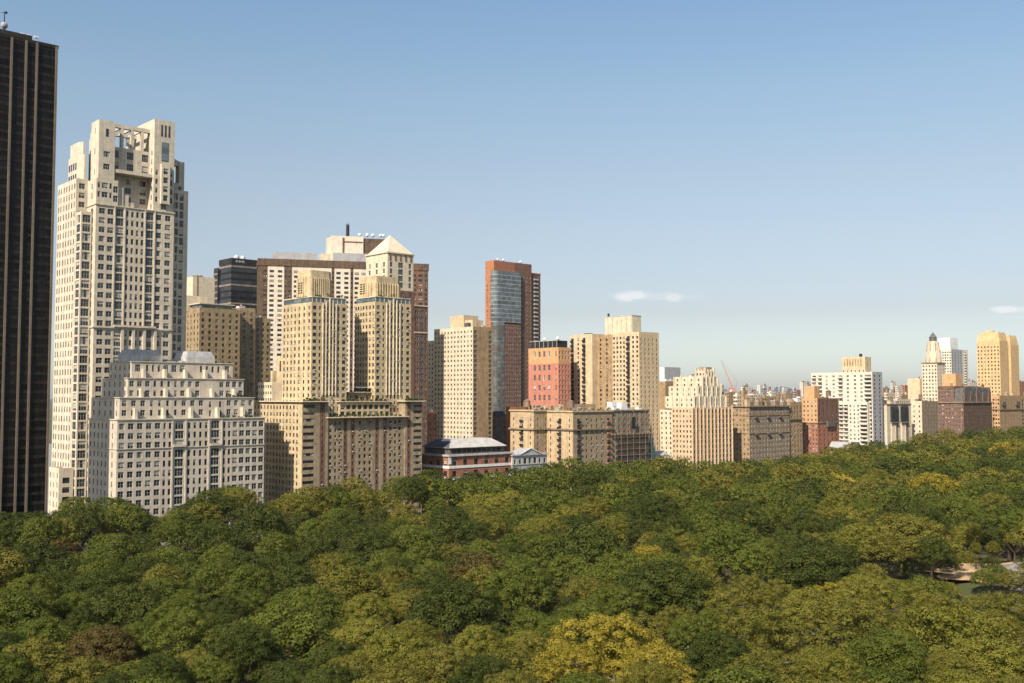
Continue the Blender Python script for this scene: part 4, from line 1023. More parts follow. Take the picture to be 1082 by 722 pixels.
b.box(-4, -.01, 2, yl, 0, z1, white, [(3, bw2), (3, bw2), (7, G(3, w=1.4, h=1.5, fh=fh, top=2.3, st='w')), (4.5, bw)], None)
b.planting((-4, 0, 2, yl, 0, z1), 3)
p0, p1 = b.dy(914, 377, 3), b.dy(889, 377, 3)
zp = b.z(914, 377, 3, p0); b.box(3, 12, p0, p1, zt - .9, zp, cream, [(1, G(6, w=.8, h=2, fh=9, top=10, st='d0'))], None)
for i in range(7): b.part('pilaster').box(2.8, 3.01, p0 + 3 + (p1 - p0 - 4) * i / 7, p0 + 4 + (p1 - p0 - 4) * i / 7, zp - 7, zp - 1.5, tanb)
b.part('roof_vent').box(5, 6.2, p0 + 4, p0 + 6, zp, zp + 2.4, darkmetal)
b.box(x1 + .01, x1 + 5, 3, 20, 0, z1, white, None, [(1, G(1, w=4, h=2, fh=fh, top=2, st='d1', bal=(1, .9, white)))])
b.finish()
# --- gabled lodge
b = Bld('gabled_lodge', 'small lodge with grey gabled roofs at the treeline below the white balconied tower', 'lodge', d=-16, x=899, y=474)
zt = b.zt
for i, (a, c, ht) in enumerate(((-5, 4, 4.5), (5, 14, 4.2))):
    b.box(a, c, 0, 14, 0, zt, greyb, None, [(1, G(2, w=1.4, h=2, fh=4, top=1))], par=.1)
    m_ = b.part('gabled_roof'); m = (a + c) / 2
    m_.poly([(a - .5, -.8, zt), (m, -.8, zt + ht), (m, 14.5, zt + ht), (a - .5, 14.5, zt)], slate if i else grey); m_.poly([(c + .5, -.8, zt), (c + .5, 14.5, zt), (m, 14.5, zt + ht), (m, -.8, zt + ht)], slate); m_.poly([(a - .4, -.3, zt), (c + .4, -.3, zt), (m, -.3, zt + ht - .2)], greyst)
    m_.poly([(a - .4, 14.4, zt), (c + .4, 14.4, zt), (m, 14.4, zt + ht - .2)], greyst)
b.finish()

# --- building with two dark glazed bays
b = Bld('dark_bay_building', 'pale stone building with two tall dark glazed bays right of the white balconied tower', d=0, x=937, y=427)
x1 = b.sx(962.5, 427, 0); zt = b.zt; W = x1
b.box(0, x1, 0, 20, 0, zt, creamw, None, [(1, None), (2.3, G(4, w=1.1, h=2.6, fh=3.2, top=15, st='d0', m=greyb)), (1, None), (2.3, G(4, w=1.1, h=2.6, fh=3.2, top=15, st='d0', m=greyb)), (.8, None)], par=.8)
for f in (.14, .55):
    b.part('dark_bay').box(W * f, W * (f + .29), -1.0, .01, zt - 14, zt - 2, glass_dark); b.part('bay_sill').box(W * f - .3, W * (f + .29) + .3, -1.4, .01, zt - 14.8, zt - 14.01, greyb)
    for i in range(4): b.part('pier').box(W * f + i * 2.2, W * f + i * 2.2 + .5, -.8, .02, 0, zt - 14.9, creamw)
b.ledge((0, x1, 0, 20), zt - .5, .6, .5, greyb); b.clutter((0, x1, 0, 20, 0, zt), 8, [cream, tanb, redb, whitep], 2); b.finish()
b = Bld('grey_window_block', 'slim building, pale side and grey brown front, left of the mansard red block', 'apartment block', d=0, x=974, y=423)
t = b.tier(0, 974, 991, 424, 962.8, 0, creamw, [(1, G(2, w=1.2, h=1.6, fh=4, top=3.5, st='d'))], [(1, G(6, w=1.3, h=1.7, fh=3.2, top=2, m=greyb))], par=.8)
b.part('dark_doorway').box(-.15, -.003, 2, 9, 3, 15, darkmetal); b.clutter(t, 6, [tanb, cream, greyb], 1); b.finish()
# --- big red brick with mansard
b = Bld('mansard_red_block', 'large red brown block with a dark mansard roof of pointed dormers', 'apartment block', d=0, x=1018, y=425)
x1 = b.sx(1048, 425, 0); yS = b.dy(991, 422, 0); zt = b.zt
b.box(0, x1, 0, yS, 0, zt, redb, [(1, G(8, w=1.3, h=1.8, fh=3.5, top=2, m=brownm, st='w'))], [(1, G(12, w=1.2, h=1.8, fh=3.5, top=2.4, m=brown))], par=.5)
t = (0, x1, 0, yS, 0, zt); b.ledge(t, zt - .8, .9, .9, greyb)
z2 = b.z(1000, 408, 0, 0)
b.box(.3, x1 - .3, 8, yS, zt - .3, z2, brownm, [(1, G(6, w=1.3, h=1.8, fh=3.5, top=2, st='w'))], None)
zm = b.z(1018, 409, 0, 2)
b.part('mansard_roof').prism([(.2, .6), (x1 - .2, .6), (x1 - .2, 8), (.2, 8)], zt - .1, zm - 1, darkb, roofm, .92)
for i in range(5):
    c = 4 + i * (x1 - 8) / 4; ht = (zm - zt) * (1.0 if i % 2 == 0 else .7)
    m_ = b.part('dormer'); m_.box(c - 2.2, c + 2.2, -.2, 5, zt + .1, zt + ht * .65, brownm)
    m_.poly([(c - 2.3, -.25, zt + ht * .65), (c + 2.3, -.25, zt + ht * .65), (c, -.25, zt + ht)], brownm); m_.poly([(c - 2.3, -.25, zt + ht * .65), (c, -.25, zt + ht), (c, 5, zt + ht), (c - 2.3, 5, zt + ht * .65)], slate); m_.poly([(c + 2.3, -.25, zt + ht * .65), (c + 2.3, 5, zt + ht * .65), (c, 5, zt + ht), (c, -.25, zt + ht)], slate)
    b.part('dormer_window').box(c - .8, c + .8, -.32, -.201, zt + ht * .15, zt + ht * .5, glass)
b.box(8, 20, 10, 22, z2 - 1, b.z(1010, 395, 8, 10), orangetop, None, None)
b.clutter((1, x1, 9, yS, 0, z2), 7, [orangetop, redb, tanb], 1); b.part('chimney').box(x1 - 3, x1 - 1, 6, 8, zt, zm + 2.5, brownm); b.finish()

# --- spired stone tower
b = Bld('domed_stone_tower', 'weathered stone tower topped by a small round cupola left of the plain white block', 'tower', Y=1150, x=990, y=383)
t = b.tier(0, 990, 998.6, 383, 974, 0, creamw, [(1, G(5, w=1.6, h=2, fh=4, top=3))], [(1, G(3, w=1.6, h=2, fh=4, top=3))]); m = (t[1]) / 2; my = t[3] / 2
b.ledge(t, t[5] - 1, 1.2, .8, greyb)
z1 = b.z(985, 372, m, my); z2 = b.z(985, 361, m, my); z3 = b.z(985, 357, m, my); z4 = b.z(985, 352, m, my)
hw = min(t[1], t[3]) / 2
b.part('octagon_stage').cyl(m, my, t[5] - 1, z1, hw * .98, hw * .95, creamw, 8); b.part('octagon_stage').cyl(m, my, z1, z2, hw * .8, hw * .72, greyb if 0 else creamw, 8)
for i in range(8):
    a = math.pi / 4 * i; b.part('buttress').bar((m + hw * math.cos(a), my + hw * math.sin(a), t[5] - 1), (m + hw * .7 * math.cos(a), my + hw * .7 * math.sin(a), z2 - 1), .7, .4, tanb, 4)
b.part('cupola').cyl(m, my, z2, z3, hw * .45, hw * .45, darkb, 10); b.part('dome').cyl(m, my, z3, z4, hw * .5, hw * .1, darkb, 10); b.part('finial').cyl(m, my, z4, z4 + 2.5, .25, .1, darkmetal, 5)
b.box(-6, 4, t[3] + .01, t[3] + 14, 0, b.z(968, 400, 0, t[3]), cream, None, None); b.finish()
b = Bld('white_tower_block', 'plain white tower block with balconies behind the domed stone tower', 'tower block', Y=1250, x=1005, y=369)
t = b.tier(0, 1005, 1022.5, 369, 995, 0, white, [(1, G(4, w=1.7, h=1.7, fh=3.3, top=3))], [(1, G(4, w=2.2, h=1.8, fh=3.3, top=3, m=grey)), (.5, G(1, w=3.5, h=1.9, fh=3.3, top=3, bal=(1.4, 1, white)))])
p0 = b.dy(992, 357, 4); b.box(2, b.sx(1012, 357, 2), 2, p0, t[5] - 1, b.z(1000, 357, 2, 3), whitep, None, None); b.finish()

# --- golden tower with cut corners
b = Bld('golden_twin_slab_tower', 'golden yellow tower with cut corners and a dark slot down its face', 'apartment tower', Y=1000, x=1056, y=352)
x1 = b.sx(1076, 354, 0); yS = b.dy(1031.6, 352, 0); zt = b.zt; xm0, xm1 = b.sx(1064.5, 352, 0), b.sx(1067.5, 352, 0)
Sg = [(1, G(7, w=1.3, h=1.7, fh=3.6, top=5, st='d0'))]
z_sh = b.z(1056, 360, 0, 0)
b.box(0, xm0, 0, yS, 0, z_sh, goldb, Sg, [(1, G(2, w=.9, h=1.6, fh=3.6, top=5, st='d0'))])
b.box(xm0 + .01, xm1, 6, yS - 1, 0, z_sh - 6, darkb, None, [(1, G(1, w=2.5, h=3, fh=3.6, top=2, st='t0', m=darkb))]); 
b.box(xm1 + .01, x1, 0, yS - 1, 0, z_sh - 3, goldb, None, [(1, G(2, w=.9, h=1.6, fh=3.6, top=5, st='d0'))])
b.part('crown').prism([(0.1, .1), (xm0 - .1, .1), (xm0 - .1, yS - .1), (.1, yS - .1)], z_sh - .5, zt + 1, goldb, None, .84); b.part('crown').prism([(xm1 + .1, .1), (x1 - .1, .1), (x1 - .1, yS - 1.1), (xm1 + .1, yS - 1.1)], z_sh - 3.5, zt - 1, goldb, None, .84)
b.part('roof_plant').box(4, 8, 8, 14, zt, zt + 3, goldb)
b.finish()
b = Bld('tan_balcony_block', 'tan block with dark balconies at the right edge standing below the golden tower', 'apartment block', d=0, x=1056, y=418)
t = b.tier(0, 1056, 1096, 418, 1048.3, 0, goldb, [(1, G(3, w=1.4, h=1.8, fh=3.5, top=3, m=orangetop))], [(1, G(2, w=1.6, h=2, fh=3.5, top=4, m=tanb)), (1.6, G(4, w=1.4, h=1.9, fh=3.5, top=4, m=tanb)), (1, G(1, w=4, h=2.1, fh=3.5, top=4, m=tanb)), (1.6, G(4, w=1.4, h=1.9, fh=3.5, top=4, m=tanb))], par=.8)
b.ledge(t, t[5] - 13, .8, .7, greyb); b.clutter(t, 6, [tanb, orangetop], 1)
for f in (.05, .4, .75): b.part('balcony').box(t[1] * f, t[1] * f + 7, -1.3, .01, t[5] - 9, t[5] - 5.5, darkb)
b.finish()

# --- distant city between and behind
rg = random.Random(21)
far_defs = [  # (xs, xl, xr, ytop, Y, material)
 (719, 722, 731, 404, 1500, 'tan'), (766, 770, 779, 414, 1300, 'tan'), (775, 779, 790, 417, 1000, 'cream'), (783, 786, 794, 409, 1700, 'pink'), (790, 793, 799, 412, 1900, 'brick'), (800, 803, 811, 407, 2300, 'white'),
 (808, 810, 817, 413, 1500, 'brick'), (815, 818, 823, 409.5, 2600, 'grey'), (822, 824, 829, 410, 2600, 'blue'), (826, 830, 838, 415, 1500, 'tan'), (836, 839, 846, 412, 1700, 'brick'), (845, 848, 853, 404, 2400, 'white'), (851, 853, 857, 405.5, 2200, 'grey'), (793, 796, 806, 416, 1200, 'cream'),
 (842, 845, 860, 419, 1050, 'pink'), (852, 856, 866, 413, 1100, 'brick'), (862, 866, 874, 417, 1000, 'tan'), (934, 937, 946, 415, 1300, 'cream'), (941, 943, 947, 405, 2400, 'white'), (946, 948, 955, 408, 1900, 'pink'), (953, 956, 963, 407, 1800, 'brick'),
 (950, 953, 966, 417, 1200, 'tan'), (960, 963, 972, 412, 1300, 'cream'), (966, 969, 976, 401, 1400, 'tan'), (1022, 1024, 1033, 404, 1800, 'white'), (1074, 1077, 1090, 403, 1700, 'brick'), (728, 731, 735, 397, 1700, 'white'), (755, 759, 768, 411, 1600, 'grey'),
 (700, 703, 712, 412, 1300, 'brick'), (805, 808, 822, 419, 1000, 'tan'), (820, 823, 833, 421, 950, 'cream'), (944, 948, 962, 422, 950, 'cream'), (930, 933, 940, 410, 2100, 'tan'), (521, 523, 534, 432, 900, 'tan'), (446, 448, 460, 431, 900, 'brick'), (687, 690, 697, 413, 1400, 'white')]
fm = dict(tan=tanb, cream=creamw, pink=pinkw, brick=redb, white=white, grey=grey, blue=wallmat('blue_grey_panel', (.22, .30, .40), .1))
desc = dict(tan='tan', cream='cream', pink='pale pink', brick='red brick', white='white', grey='grey', blue='blue grey')
where = lambda x: ('left of the salmon block' if x < 560 else 'beside the beige tower' if x < 735 else 'behind the grey brown block' if x < 832 else 'behind the red brick house' if x < 880 else 'right of the white balconied tower' if x < 985 else 'beside the golden tower')
for i, (xs, xl, xr, yt, Y, mt) in enumerate(far_defs):
    b = Bld('distant_building', f'small far off {desc[mt]} building on the horizon {where(xl)}', 'building', Y=Y, x=xl, y=yt, group=f'far {desc[mt]} buildings {where(xl)}')
    n = max(2, int((xr - xl) / 2.2))
    t = b.tier(0, xl, xr, yt, xs, 0, fm[mt], [(1, G(max(1, n // 2), w=2, h=1.9, fh=3.6, top=2))], [(1, G(n, w=2, h=1.9, fh=3.6, top=2))])
    b.wins = [w for w in b.wins if w[1][2] > b.zt - 30]
    b.clutter(t, 3, None, 1 if i % 3 == 0 else 0, 5); b.finish()

rg2 = random.Random(4)
for i in range(34):
    x_ = rg2.choice([rg2.uniform(724, 862), rg2.uniform(936, 975), rg2.uniform(724, 862)]); y_ = rg2.uniform(409, 419); Y_ = rg2.uniform(1250, 3000); mt = rg2.choice(list(fm)); w_ = rg2.uniform(4, 10)
    b = Bld('distant_building', f'small far off {desc[mt]} building on the horizon {where(x_)}', 'building', Y=Y_, x=x_, y=y_, group=f'far {desc[mt]} buildings {where(x_)}')
    t = b.tier(0, x_, x_ + w_ * .6, y_, x_ - w_ * .4, 0, fm[mt], [(1, G(2, w=2, h=1.9, fh=3.6, top=2))], [(1, G(4, w=2, h=1.9, fh=3.6, top=2))])
    b.wins = [w for w in b.wins if w[1][2] > b.zt - 22]
    b.clutter(t, 2, None, 1 if i % 3 == 0 else 0, 5); b.finish()

# --- construction crane on the horizon
def crane():
    e = bpy.data.objects.new('construction_crane', None); COL.objects.link(e)
    Y = 1500; k, kz = ray(774, 413); X = k * Y; g = gz(X, Y); e.location = (X, Y, g)
    props(e, 'thin red crane with a leaning boom on the horizon behind the stepped peach tower', 'crane')
    z0 = H + Y * kz - g
    k2, kz2 = ray(762, 381); tip = (k2 * Y - X, 0, H + Y * kz2 - g)
    m = MB(); m.box(-1.2, 1.2, -1.2, 1.2, 0, z0, cranered); m.obj('mast', e)
    m = MB(); m.box(-5, 4, -2.2, 2.2, z0 + .01, z0 + 4, cranered); m.obj('machinery_deck', e)
    m = MB(); m.bar((0, 0, z0 + 4), tip, .9, .35, cranered, 4); m.obj('boom', e)
    m = MB(); m.bar((4, 0, z0 + 4), (7, 0, z0 + 14), .4, .3, cranered, 4); m.obj('back_stay', e)
    m = MB(); m.bar((7, 0, z0 + 14), tip, .12, .12, darkmetal, 4); m.obj('cable', e)
crane()


# ================================================================== LAND
def simple(name, col, scale, var, rough=.95, col2=None):
    return wallmat(name, col, var, rough, scale)
def groundmat():
    m, nt, out = nodes_of('park_ground_soil'); N, L = nt.nodes, nt.links
    p = N.new('ShaderNodeBsdfPrincipled'); p.inputs['Roughness'].default_value = .95
    g = N.new('ShaderNodeNewGeometry'); n = N.new('ShaderNodeTexNoise'); n.inputs['Scale'].default_value = .08; n.inputs['Detail'].default_value = 8
    L.new(g.outputs['Position'], n.inputs['Vector'])
    cr = N.new('ShaderNodeValToRGB'); cr.color_ramp.elements[0].color = (.040, .046, .012, 1); cr.color_ramp.elements[1].color = (.075, .065, .025, 1)
    cr.color_ramp.elements[0].position = .35; cr.color_ramp.elements[1].position = .7
    L.new(n.outputs[0], cr.inputs[0]); L.new(cr.outputs[0], p.inputs['Base Color']); L.new(p.outputs[0], out.inputs[0]); return m
def sheet(name, xs, ys, f, mat, kind='structure'):
    v = [(x, y, f(x, y)) for y in ys for x in xs]; n = len(xs)
    fc = [(j * n + i, j * n + i + 1, (j + 1) * n + i + 1, (j + 1) * n + i) for j in range(len(ys) - 1) for i in range(n - 1)]
    me = bpy.data.meshes.new(name); me.from_pydata(v, [], fc); me.materials.append(mat); me.shade_smooth()
    o = bpy.data.objects.new(name, me); COL.objects.link(o); o['kind'] = kind; return o
xs = [-9000, -5000, -2500, -1200, -700] + [-500 + 20 * i for i in range(75)] + [1200, 2000, 3500, 6000, 12000]
ys = [-800, -300, 0] + [60 + 16 * i for i in range(85)] + [1600, 2200, 3500, 6000, 12000, 20000]
sheet('ground', xs, ys, gz, groundmat())
# road, pavements and park path laid out in the street frame
def strip(name, d0, d1, lift, mat, s0=-120, s1=1500, h=0):
    m = MB(); n = 54
    for i in range(n):
        a, c = s0 + (s1 - s0) * i / n, s0 + (s1 - s0) * (i + 1) / n
        P = []
        for s_, d_ in ((a, d0), (c, d0), (c, d1), (a, d1)):
            X, Y = city(s_, d_); P.append((X, Y, gz(X, Y) + lift))
        m.poly(P, mat)
        if h:
            Q = [(p[0], p[1], p[2] - h) for p in P]
            m.poly([Q[0], Q[1], P[1], P[0]], mat); m.poly([Q[2], Q[3], P[3], P[2]], mat)
    o = m.obj(name); o['kind'] = 'structure'; return o
strip('city_ground', -2, 900, .06, paving)
strip('road', -19, -5, .10, asphalt)
strip('pavement', -4.99, -.6, .24, paving, h=.2)
strip('pavement', -25, -19.01, .24, paving, h=.2)
m = MB(); white_line = wallmat('road_paint', (.7, .7, .68), .1)
for i in range(200):
    a = -100 + i * 8
    for d_ in (-12,):
        P = []
        for s_, dd in ((a, d_ - .08), (a + 3, d_ - .08), (a + 3, d_ + .08), (a, d_ + .08)):
            X, Y = city(s_, dd); P.append((X, Y, gz(X, Y) + .105))
        m.poly(P, white_line)
m.obj('road_marking')['kind'] = 'structure'
o = strip('park_wall', -26, -25.5, 1.3, greyb, h=1.3); del o['kind']; props(o, 'low stone wall along the pavement at the edge of the park', 'wall')

# clearing on the knoll, with its retaining wall and rocks
def knoll_pt(xp, yp, z):
    k, kz = ray(xp, yp); Y = (z - H) / kz; return k * Y, Y
sand = wallmat('dry_sandy_path', (.52, .36, .21), .2, scale=.6)
def blob(cx, cy, rx, ry, n, seed, lift, mat, name):
    rr = random.Random(seed); m = MB(); ring = []
    for i in range(n):
        a = 2 * math.pi * i / n; q = 1 + rr.uniform(-.16, .16)
        ring.append((cx + rx * q * math.cos(a), cy + ry * q * math.sin(a)))
    K = 5; prev = None
    for j in range(K + 1):
        f = j / K
        cur = [(cx + (p[0] - cx) * f, cy + (p[1] - cy) * f) for p in ring]
        cur = [(x, y, gz(x, y) + lift) for x, y in cur]
        if prev:
            for i in range(n):
                i2 = (i + 1) % n
                if j == 1: m.poly([cur[i], cur[i2], (cx, cy, gz(cx, cy) + lift)], mat)
                else: m.poly([prev[i], prev[i2], cur[i2], cur[i]], mat)
        prev = cur
    o = m.obj(name); o['kind'] = 'structure'; return o
blob(KN[0] - 2, KN[1] - 2, 30, 19, 30, 3, .10, sand, 'sandy_clearing')
# ------------------------------------------------------------------ rocks
def rock(name, x, y, r, h, label, mat=rockm, seed=1, flat=.5):
    rr = random.Random(seed); me = bpy.data.meshes.new(name); import bmesh
    bm = bmesh.new(); bmesh.ops.create_icosphere(bm, subdivisions=3, radius=1)
    from mathutils import noise
    for v in bm.verts:
        n = noise.noise(v.co * 1.4 + Vector((seed, 0, 0))) + .4 * noise.noise(v.co * 4)
        v.co *= 1 + .35 * n; v.co.x *= r; v.co.y *= r * .8; v.co.z *= h
    bm.to_mesh(me); bm.free(); me.materials.append(mat)
    o = bpy.data.objects.new(name, me); COL.objects.link(o); o.location = (x, y, gz(x, y)); props(o, label, 'rock'); return o
x, y = knoll_pt(1080, 628, 9); rock('boulder', x, y, 9, 4.2, 'broad smooth grey rock outcrop at the right edge below the sandy clearing', seed=4)

# ------------------------------------------------------------------ trees
def crown_mesh(name, seed, nc, per, ls, hz=.72, hole=.0, cr=(.20, .34), under=-.3, spread=.78):
    r = np.random.default_rng(seed)
    # clump centres over an uneven dome
    C_ = []; R_ = []
    ph = r.uniform(0, 6.28, 6)
    for i in range(nc):
        z = under + (1 - under) * ((i + .5) / nc) ** .9
        a = i * 2.39996 + r.uniform(-.3, .3)
        q = math.sqrt(max(0, 1 - min(1, abs(z)) ** 2)) if z > 0 else 1 - .5 * abs(z)
        bump = 1 + .13 * math.sin(2 * a + ph[0]) + .10 * math.sin(3 * a + ph[1] + 2 * z) + .07 * math.sin(5 * a + ph[2])
        rad = spread * q * bump * r.uniform(.80, 1.10)
        C_.append((rad * math.cos(a), rad * math.sin(a), spread * z * r.uniform(.88, 1.1))); R_.append(r.uniform(*cr) * (.8 if hole else 1))
    for i in range(int(nc * .35)):
        v = r.normal(size=3); v /= np.linalg.norm(v); v *= spread * .5; v[2] = abs(v[2]) * .8
        C_.append(tuple(v)); R_.append(cr[1] * 1.2)
    C_ = np.array(C_); R_ = np.array(R_); n = len(C_)
    tot = n * per
    ci = np.repeat(np.arange(n), per)
    d = r.normal(size=(tot, 3)); d /= np.linalg.norm(d, axis=1)[:, None]
    d[:, 2] = np.where(d[:, 2] < -.35, -d[:, 2], d[:, 2])
    rr = R_[ci] * (1 + .12 * r.normal(size=tot)) * np.where(r.random(tot) < .2, r.uniform(.5, 1, tot), 1)
    P = C_[ci] + d * rr[:, None] * np.array([1.1, 1.1, .8])
    # drop leaves buried in other clumps
    keep = np.ones(tot, bool)
    for j in range(n):
        dd = np.linalg.norm(P - C_[j], axis=1); keep &= (dd > R_[j] * .72) | (ci == j)
    P, d = P[keep], d[keep]; m = len(P)
    nrm = d + r.normal(size=(m, 3)) * .24; nrm[:, 2] += .12; nrm /= np.linalg.norm(nrm, axis=1)[:, None]
    t = np.cross(nrm, r.normal(size=(m, 3))); t /= np.linalg.norm(t, axis=1)[:, None] + 1e-9
    u = np.cross(nrm, t)
    s = ls * r.uniform(.6, 1.35, m)[:, None]
    V = np.empty((m, 4, 3))
    V[:, 0] = P - t * s * .5; V[:, 1] = P + u * s * .38 + nrm * s * .1; V[:, 2] = P + t * s * .5; V[:, 3] = P - u * s * .38 + nrm * s * .1
    V[:, :, 2] *= hz
    return V.reshape(-1, 3)
def quads_to_mesh(name, V, mats, mi=None):
    me = bpy.data.meshes.new(name); n = len(V) // 4
    me.vertices.add(len(V)); me.vertices.foreach_set('co', V.astype(np.float32).ravel())
    me.loops.add(len(V)); me.loops.foreach_set('vertex_index', np.arange(len(V), dtype=np.int32))
    me.polygons.add(n); me.polygons.foreach_set('loop_start', np.arange(0, len(V), 4, dtype=np.int32))
    me.polygons.foreach_set('loop_total', np.full(n, 4, dtype=np.int32)) if 0 else None
    for m_ in mats: me.materials.append(m_)
    if mi is not None: me.polygons.foreach_set('material_index', mi.astype(np.int32))
    me.update(calc_edges=True); return me
LEAF = dict(
    dark=leafmat('dark_green_leaves', (.032, .044, .009), (.066, .077, .016)),
    mid=leafmat('mid_green_leaves', (.058, .073, .012), (.110, .120, .021)),
    olive=leafmat('olive_leaves', (.088, .088, .015), (.150, .136, .027)),
    lime=leafmat('yellow_green_leaves', (.108, .112, .016), (.172, .158, .030)),
    gold=leafmat('golden_leaves', (.17, .145, .018), (.275, .215, .034)),
    rust=leafmat('reddish_brown_leaves', (.060, .050, .016), (.100, .074, .022)))
NEAR = [crown_mesh('c', 10 + i, 78 + 9 * i, 230, .040, hz=.92, cr=(.10, .20)) for i in range(5)]
SPARSE = [crown_mesh('c', 30 + i, 96, 150, .036, hz=.92, cr=(.07, .16), spread=.88) for i in range(4)]
MID = [crown_mesh('c', 50 + i, 62 + 6 * i, 110, .054, hz=.92, cr=(.11, .22)) for i in range(5)]
FAR = [crown_mesh('c', 70 + i, 44, 50, .090, hz=.92, cr=(.14, .25)) for i in range(5)]
def crown_me(V, tag): return quads_to_mesh('crown', V, [LEAF['mid']])
ME = {('n', i): crown_me(v, i) for i, v in enumerate(NEAR)}
ME.update({('s', i): crown_me(v, i) for i, v in enumerate(SPARSE)})
ME.update({('m', i): crown_me(v, i) for i, v in enumerate(MID)})
def trunk_mesh(seed, mat, spread):
    rr = random.Random(seed); m = MB()
    top = Vector((rr.uniform(-.05, .05), rr.uniform(-.05, .05), .42))
    m.bar((0, 0, -.03), top, .042, .03, mat, 8)
    for i in range(5):
        a = i * 1.26 + rr.uniform(-.3, .3); b_ = Vector((math.cos(a) * .22, math.sin(a) * .22, rr.uniform(.58, .68)))
        m.bar(top - Vector((0, 0, .04)), b_, .022, .014, mat, 6)
        for j in range(3):
            c_ = b_ + Vector((math.cos(a + rr.uniform(-.8, .8)) * spread, math.sin(a + rr.uniform(-.8, .8)) * spread * .8, rr.uniform(.06, .16)))
            m.bar(b_, c_, .013, .006, mat, 5)
            for q in range(2):
                e_ = c_ + Vector((math.cos(a + rr.uniform(-1, 1)) * .12, math.sin(a + rr.uniform(-1, 1)) * .12, rr.uniform(.0, .07))); m.bar(c_, e_, .006, .002, mat, 4)
    return m.mesh('trunk')
TR = [trunk_mesh(i, bark, .16) for i in range(3)]; TRP = [trunk_mesh(9 + i, barkp, .26) for i in range(3)]

rg = random.Random(99)
pts = []; grid = {}
def near_pts(x, y):
    i, j = int(x // 12), int(y // 12)
    for a in range(i - 2, i + 3):
        for c in range(j - 2, j + 3): yield from grid.get((a, c), ())
KEEP = []
def can(X, Y, r):
    s, d = to_city(X, Y)
    if d > -22 - r * .25: return False
    px, _ = to_px(X, Y, 16)
    if px < -90 or px > 1190: return False
    for (x, y, q) in near_pts(X, Y):
        if math.hypot(X - x, Y - y) < (r + q) * .71: return False
    return True
def in_clear(X, Y):
    # open ground on and just below the knoll
    a, c = X - (KN[0] - 6), Y - (KN[1] + 4)
    if (a / 28) ** 2 + (c / 15) ** 2 < 1: return 2
    px, _ = to_px(X, Y, 10)
    if 990 < px < 1110 and KN[1] - 62 < Y < KN[1] - 4: return 1
    return 0
def colour(px, py, rr):
    w = dict(dark=.30, mid=.36, olive=.19, lime=.10, gold=.004, rust=.0)
    if px < 360: w.update(dark=.50, mid=.42, olive=.07, lime=.01, rust=.004, gold=.0)
    if py > 600 and px > 760: w.update(dark=.05, mid=.12, olive=.48, lime=.32, gold=.02)
    elif py > 640 and px > 430: w.update(dark=.12, mid=.26, olive=.34, lime=.22, gold=.03)
    k = list(w); return rr.choices(k, [w[i] for i in k])[0]
# hand placed trees the photograph shows plainly: px, py of the crown top centre, Z of the top, radius, colour, kind, label
HAND = [
 (640, 655, 19, 11.5, 'gold', 's', 'large golden yellow tree at the bottom edge right of centre'),
 (598, 690, 17, 8, 'gold', 's', 'smaller golden tree at the left foot of the large golden tree'),
 (690, 690, 17, 8, 'gold', 's', 'golden tree at the right foot of the large golden tree on the bottom edge'),
 (762, 672, 17, 8, 'dark', 'n', 'dark green tree at the bottom edge between golden and olive trees'),
 (915, 610, 19, 7, 'lime', 'n', 'round pale yellow green tree standing alone in front of dark trees at right'),
 (955, 550, 22, 13, 'olive', 'n', 'huge smooth olive dome shaped tree left of the sandy clearing'),
 (895, 478, 24, 10, 'lime', 'm', 'bright yellow green tree near the treeline below the white balconied tower'),
 (885, 522, 21, 8, 'lime', 'm', 'yellow topped tree in the middle of the park below the white balconied tower'),
 (20, 562, 18, 9, 'rust', 'm', 'reddish brown tree at the left edge below the black glass tower'),
 (62, 572, 17, 6, 'rust', 'm', 'smaller reddish brown tree right of the one at the left edge'),
 (110, 660, 17, 8, 'rust', 'n', 'brownish tree near the bottom left corner'),
 (205, 690, 14, 5, 'olive', 'n', 'small yellowing tree low at the bottom left'),
 (505, 590, 19, 9, 'rust', 'm', 'pinkish brown tree in the middle of the park below the pale hipped roof hall'),
 (620, 560, 22, 12, 'dark', 'm', 'broad dark green tree in the middle of the park below the tan cornice block'),
 (700, 600, 21, 12, 'dark', 'n', 'broad dark green tree above the golden trees'),
 (860, 575, 22, 13, 'dark', 'n', 'massive dark green tree left of the olive dome shaped tree'),
 (445, 498, 18, 8, 'dark', 'm', 'dark green tree at the treeline below the dark side of the white roofed hall'),
 (300, 495, 18, 9, 'dark', 'm', 'dark green tree at the foot of the corner of the twin tower block'),
 (130, 528, 17, 8, 'mid', 'm', 'green tree in front of the left corner of the pale grey limestone block'),
 (300, 640, 19, 13, 'mid', 'n', 'very wide soft green tree in the lower left of the park'),
 (480, 620, 20, 11, 'dark', 'n', 'dark tree in the lower middle of the park left of the pinkish brown tree'),
 (900, 640, 19, 12, 'olive', 's', 'wide olive plane tree with pale branches at the lower right'),
 (800, 650, 18, 10, 'olive', 's', 'olive plane tree with thin pale branches left of the wide one'),
 (1000, 650, 18, 12, 'lime', 's', 'yellow green plane tree with pale branches at the lower right corner'),
 (310, 520, 19, 11, 'olive', 'm', 'wide olive brown tree just in front of the twin tower block'),
 (560, 505, 21, 11, 'mid', 'm', 'green tree at the treeline in front of the grey pedimented hall'),
]
TREES = []
for (px, py, zt, r, colr, kind, lab) in HAND:
    k, kz = ray(px, py)
    Y = (zt - H) / kz
    for _ in range(3):
        g0 = gz(k * Y, Y); Y = (zt + g0 * .6 - H) / kz
    X = k * Y; 
    TREES.append((X, Y, r, gz(X, Y), zt + g0 * .6 - gz(X, Y), colr, kind, lab)); grid.setdefault((int(X // 12), int(Y // 12)), []).append((X, Y, r))
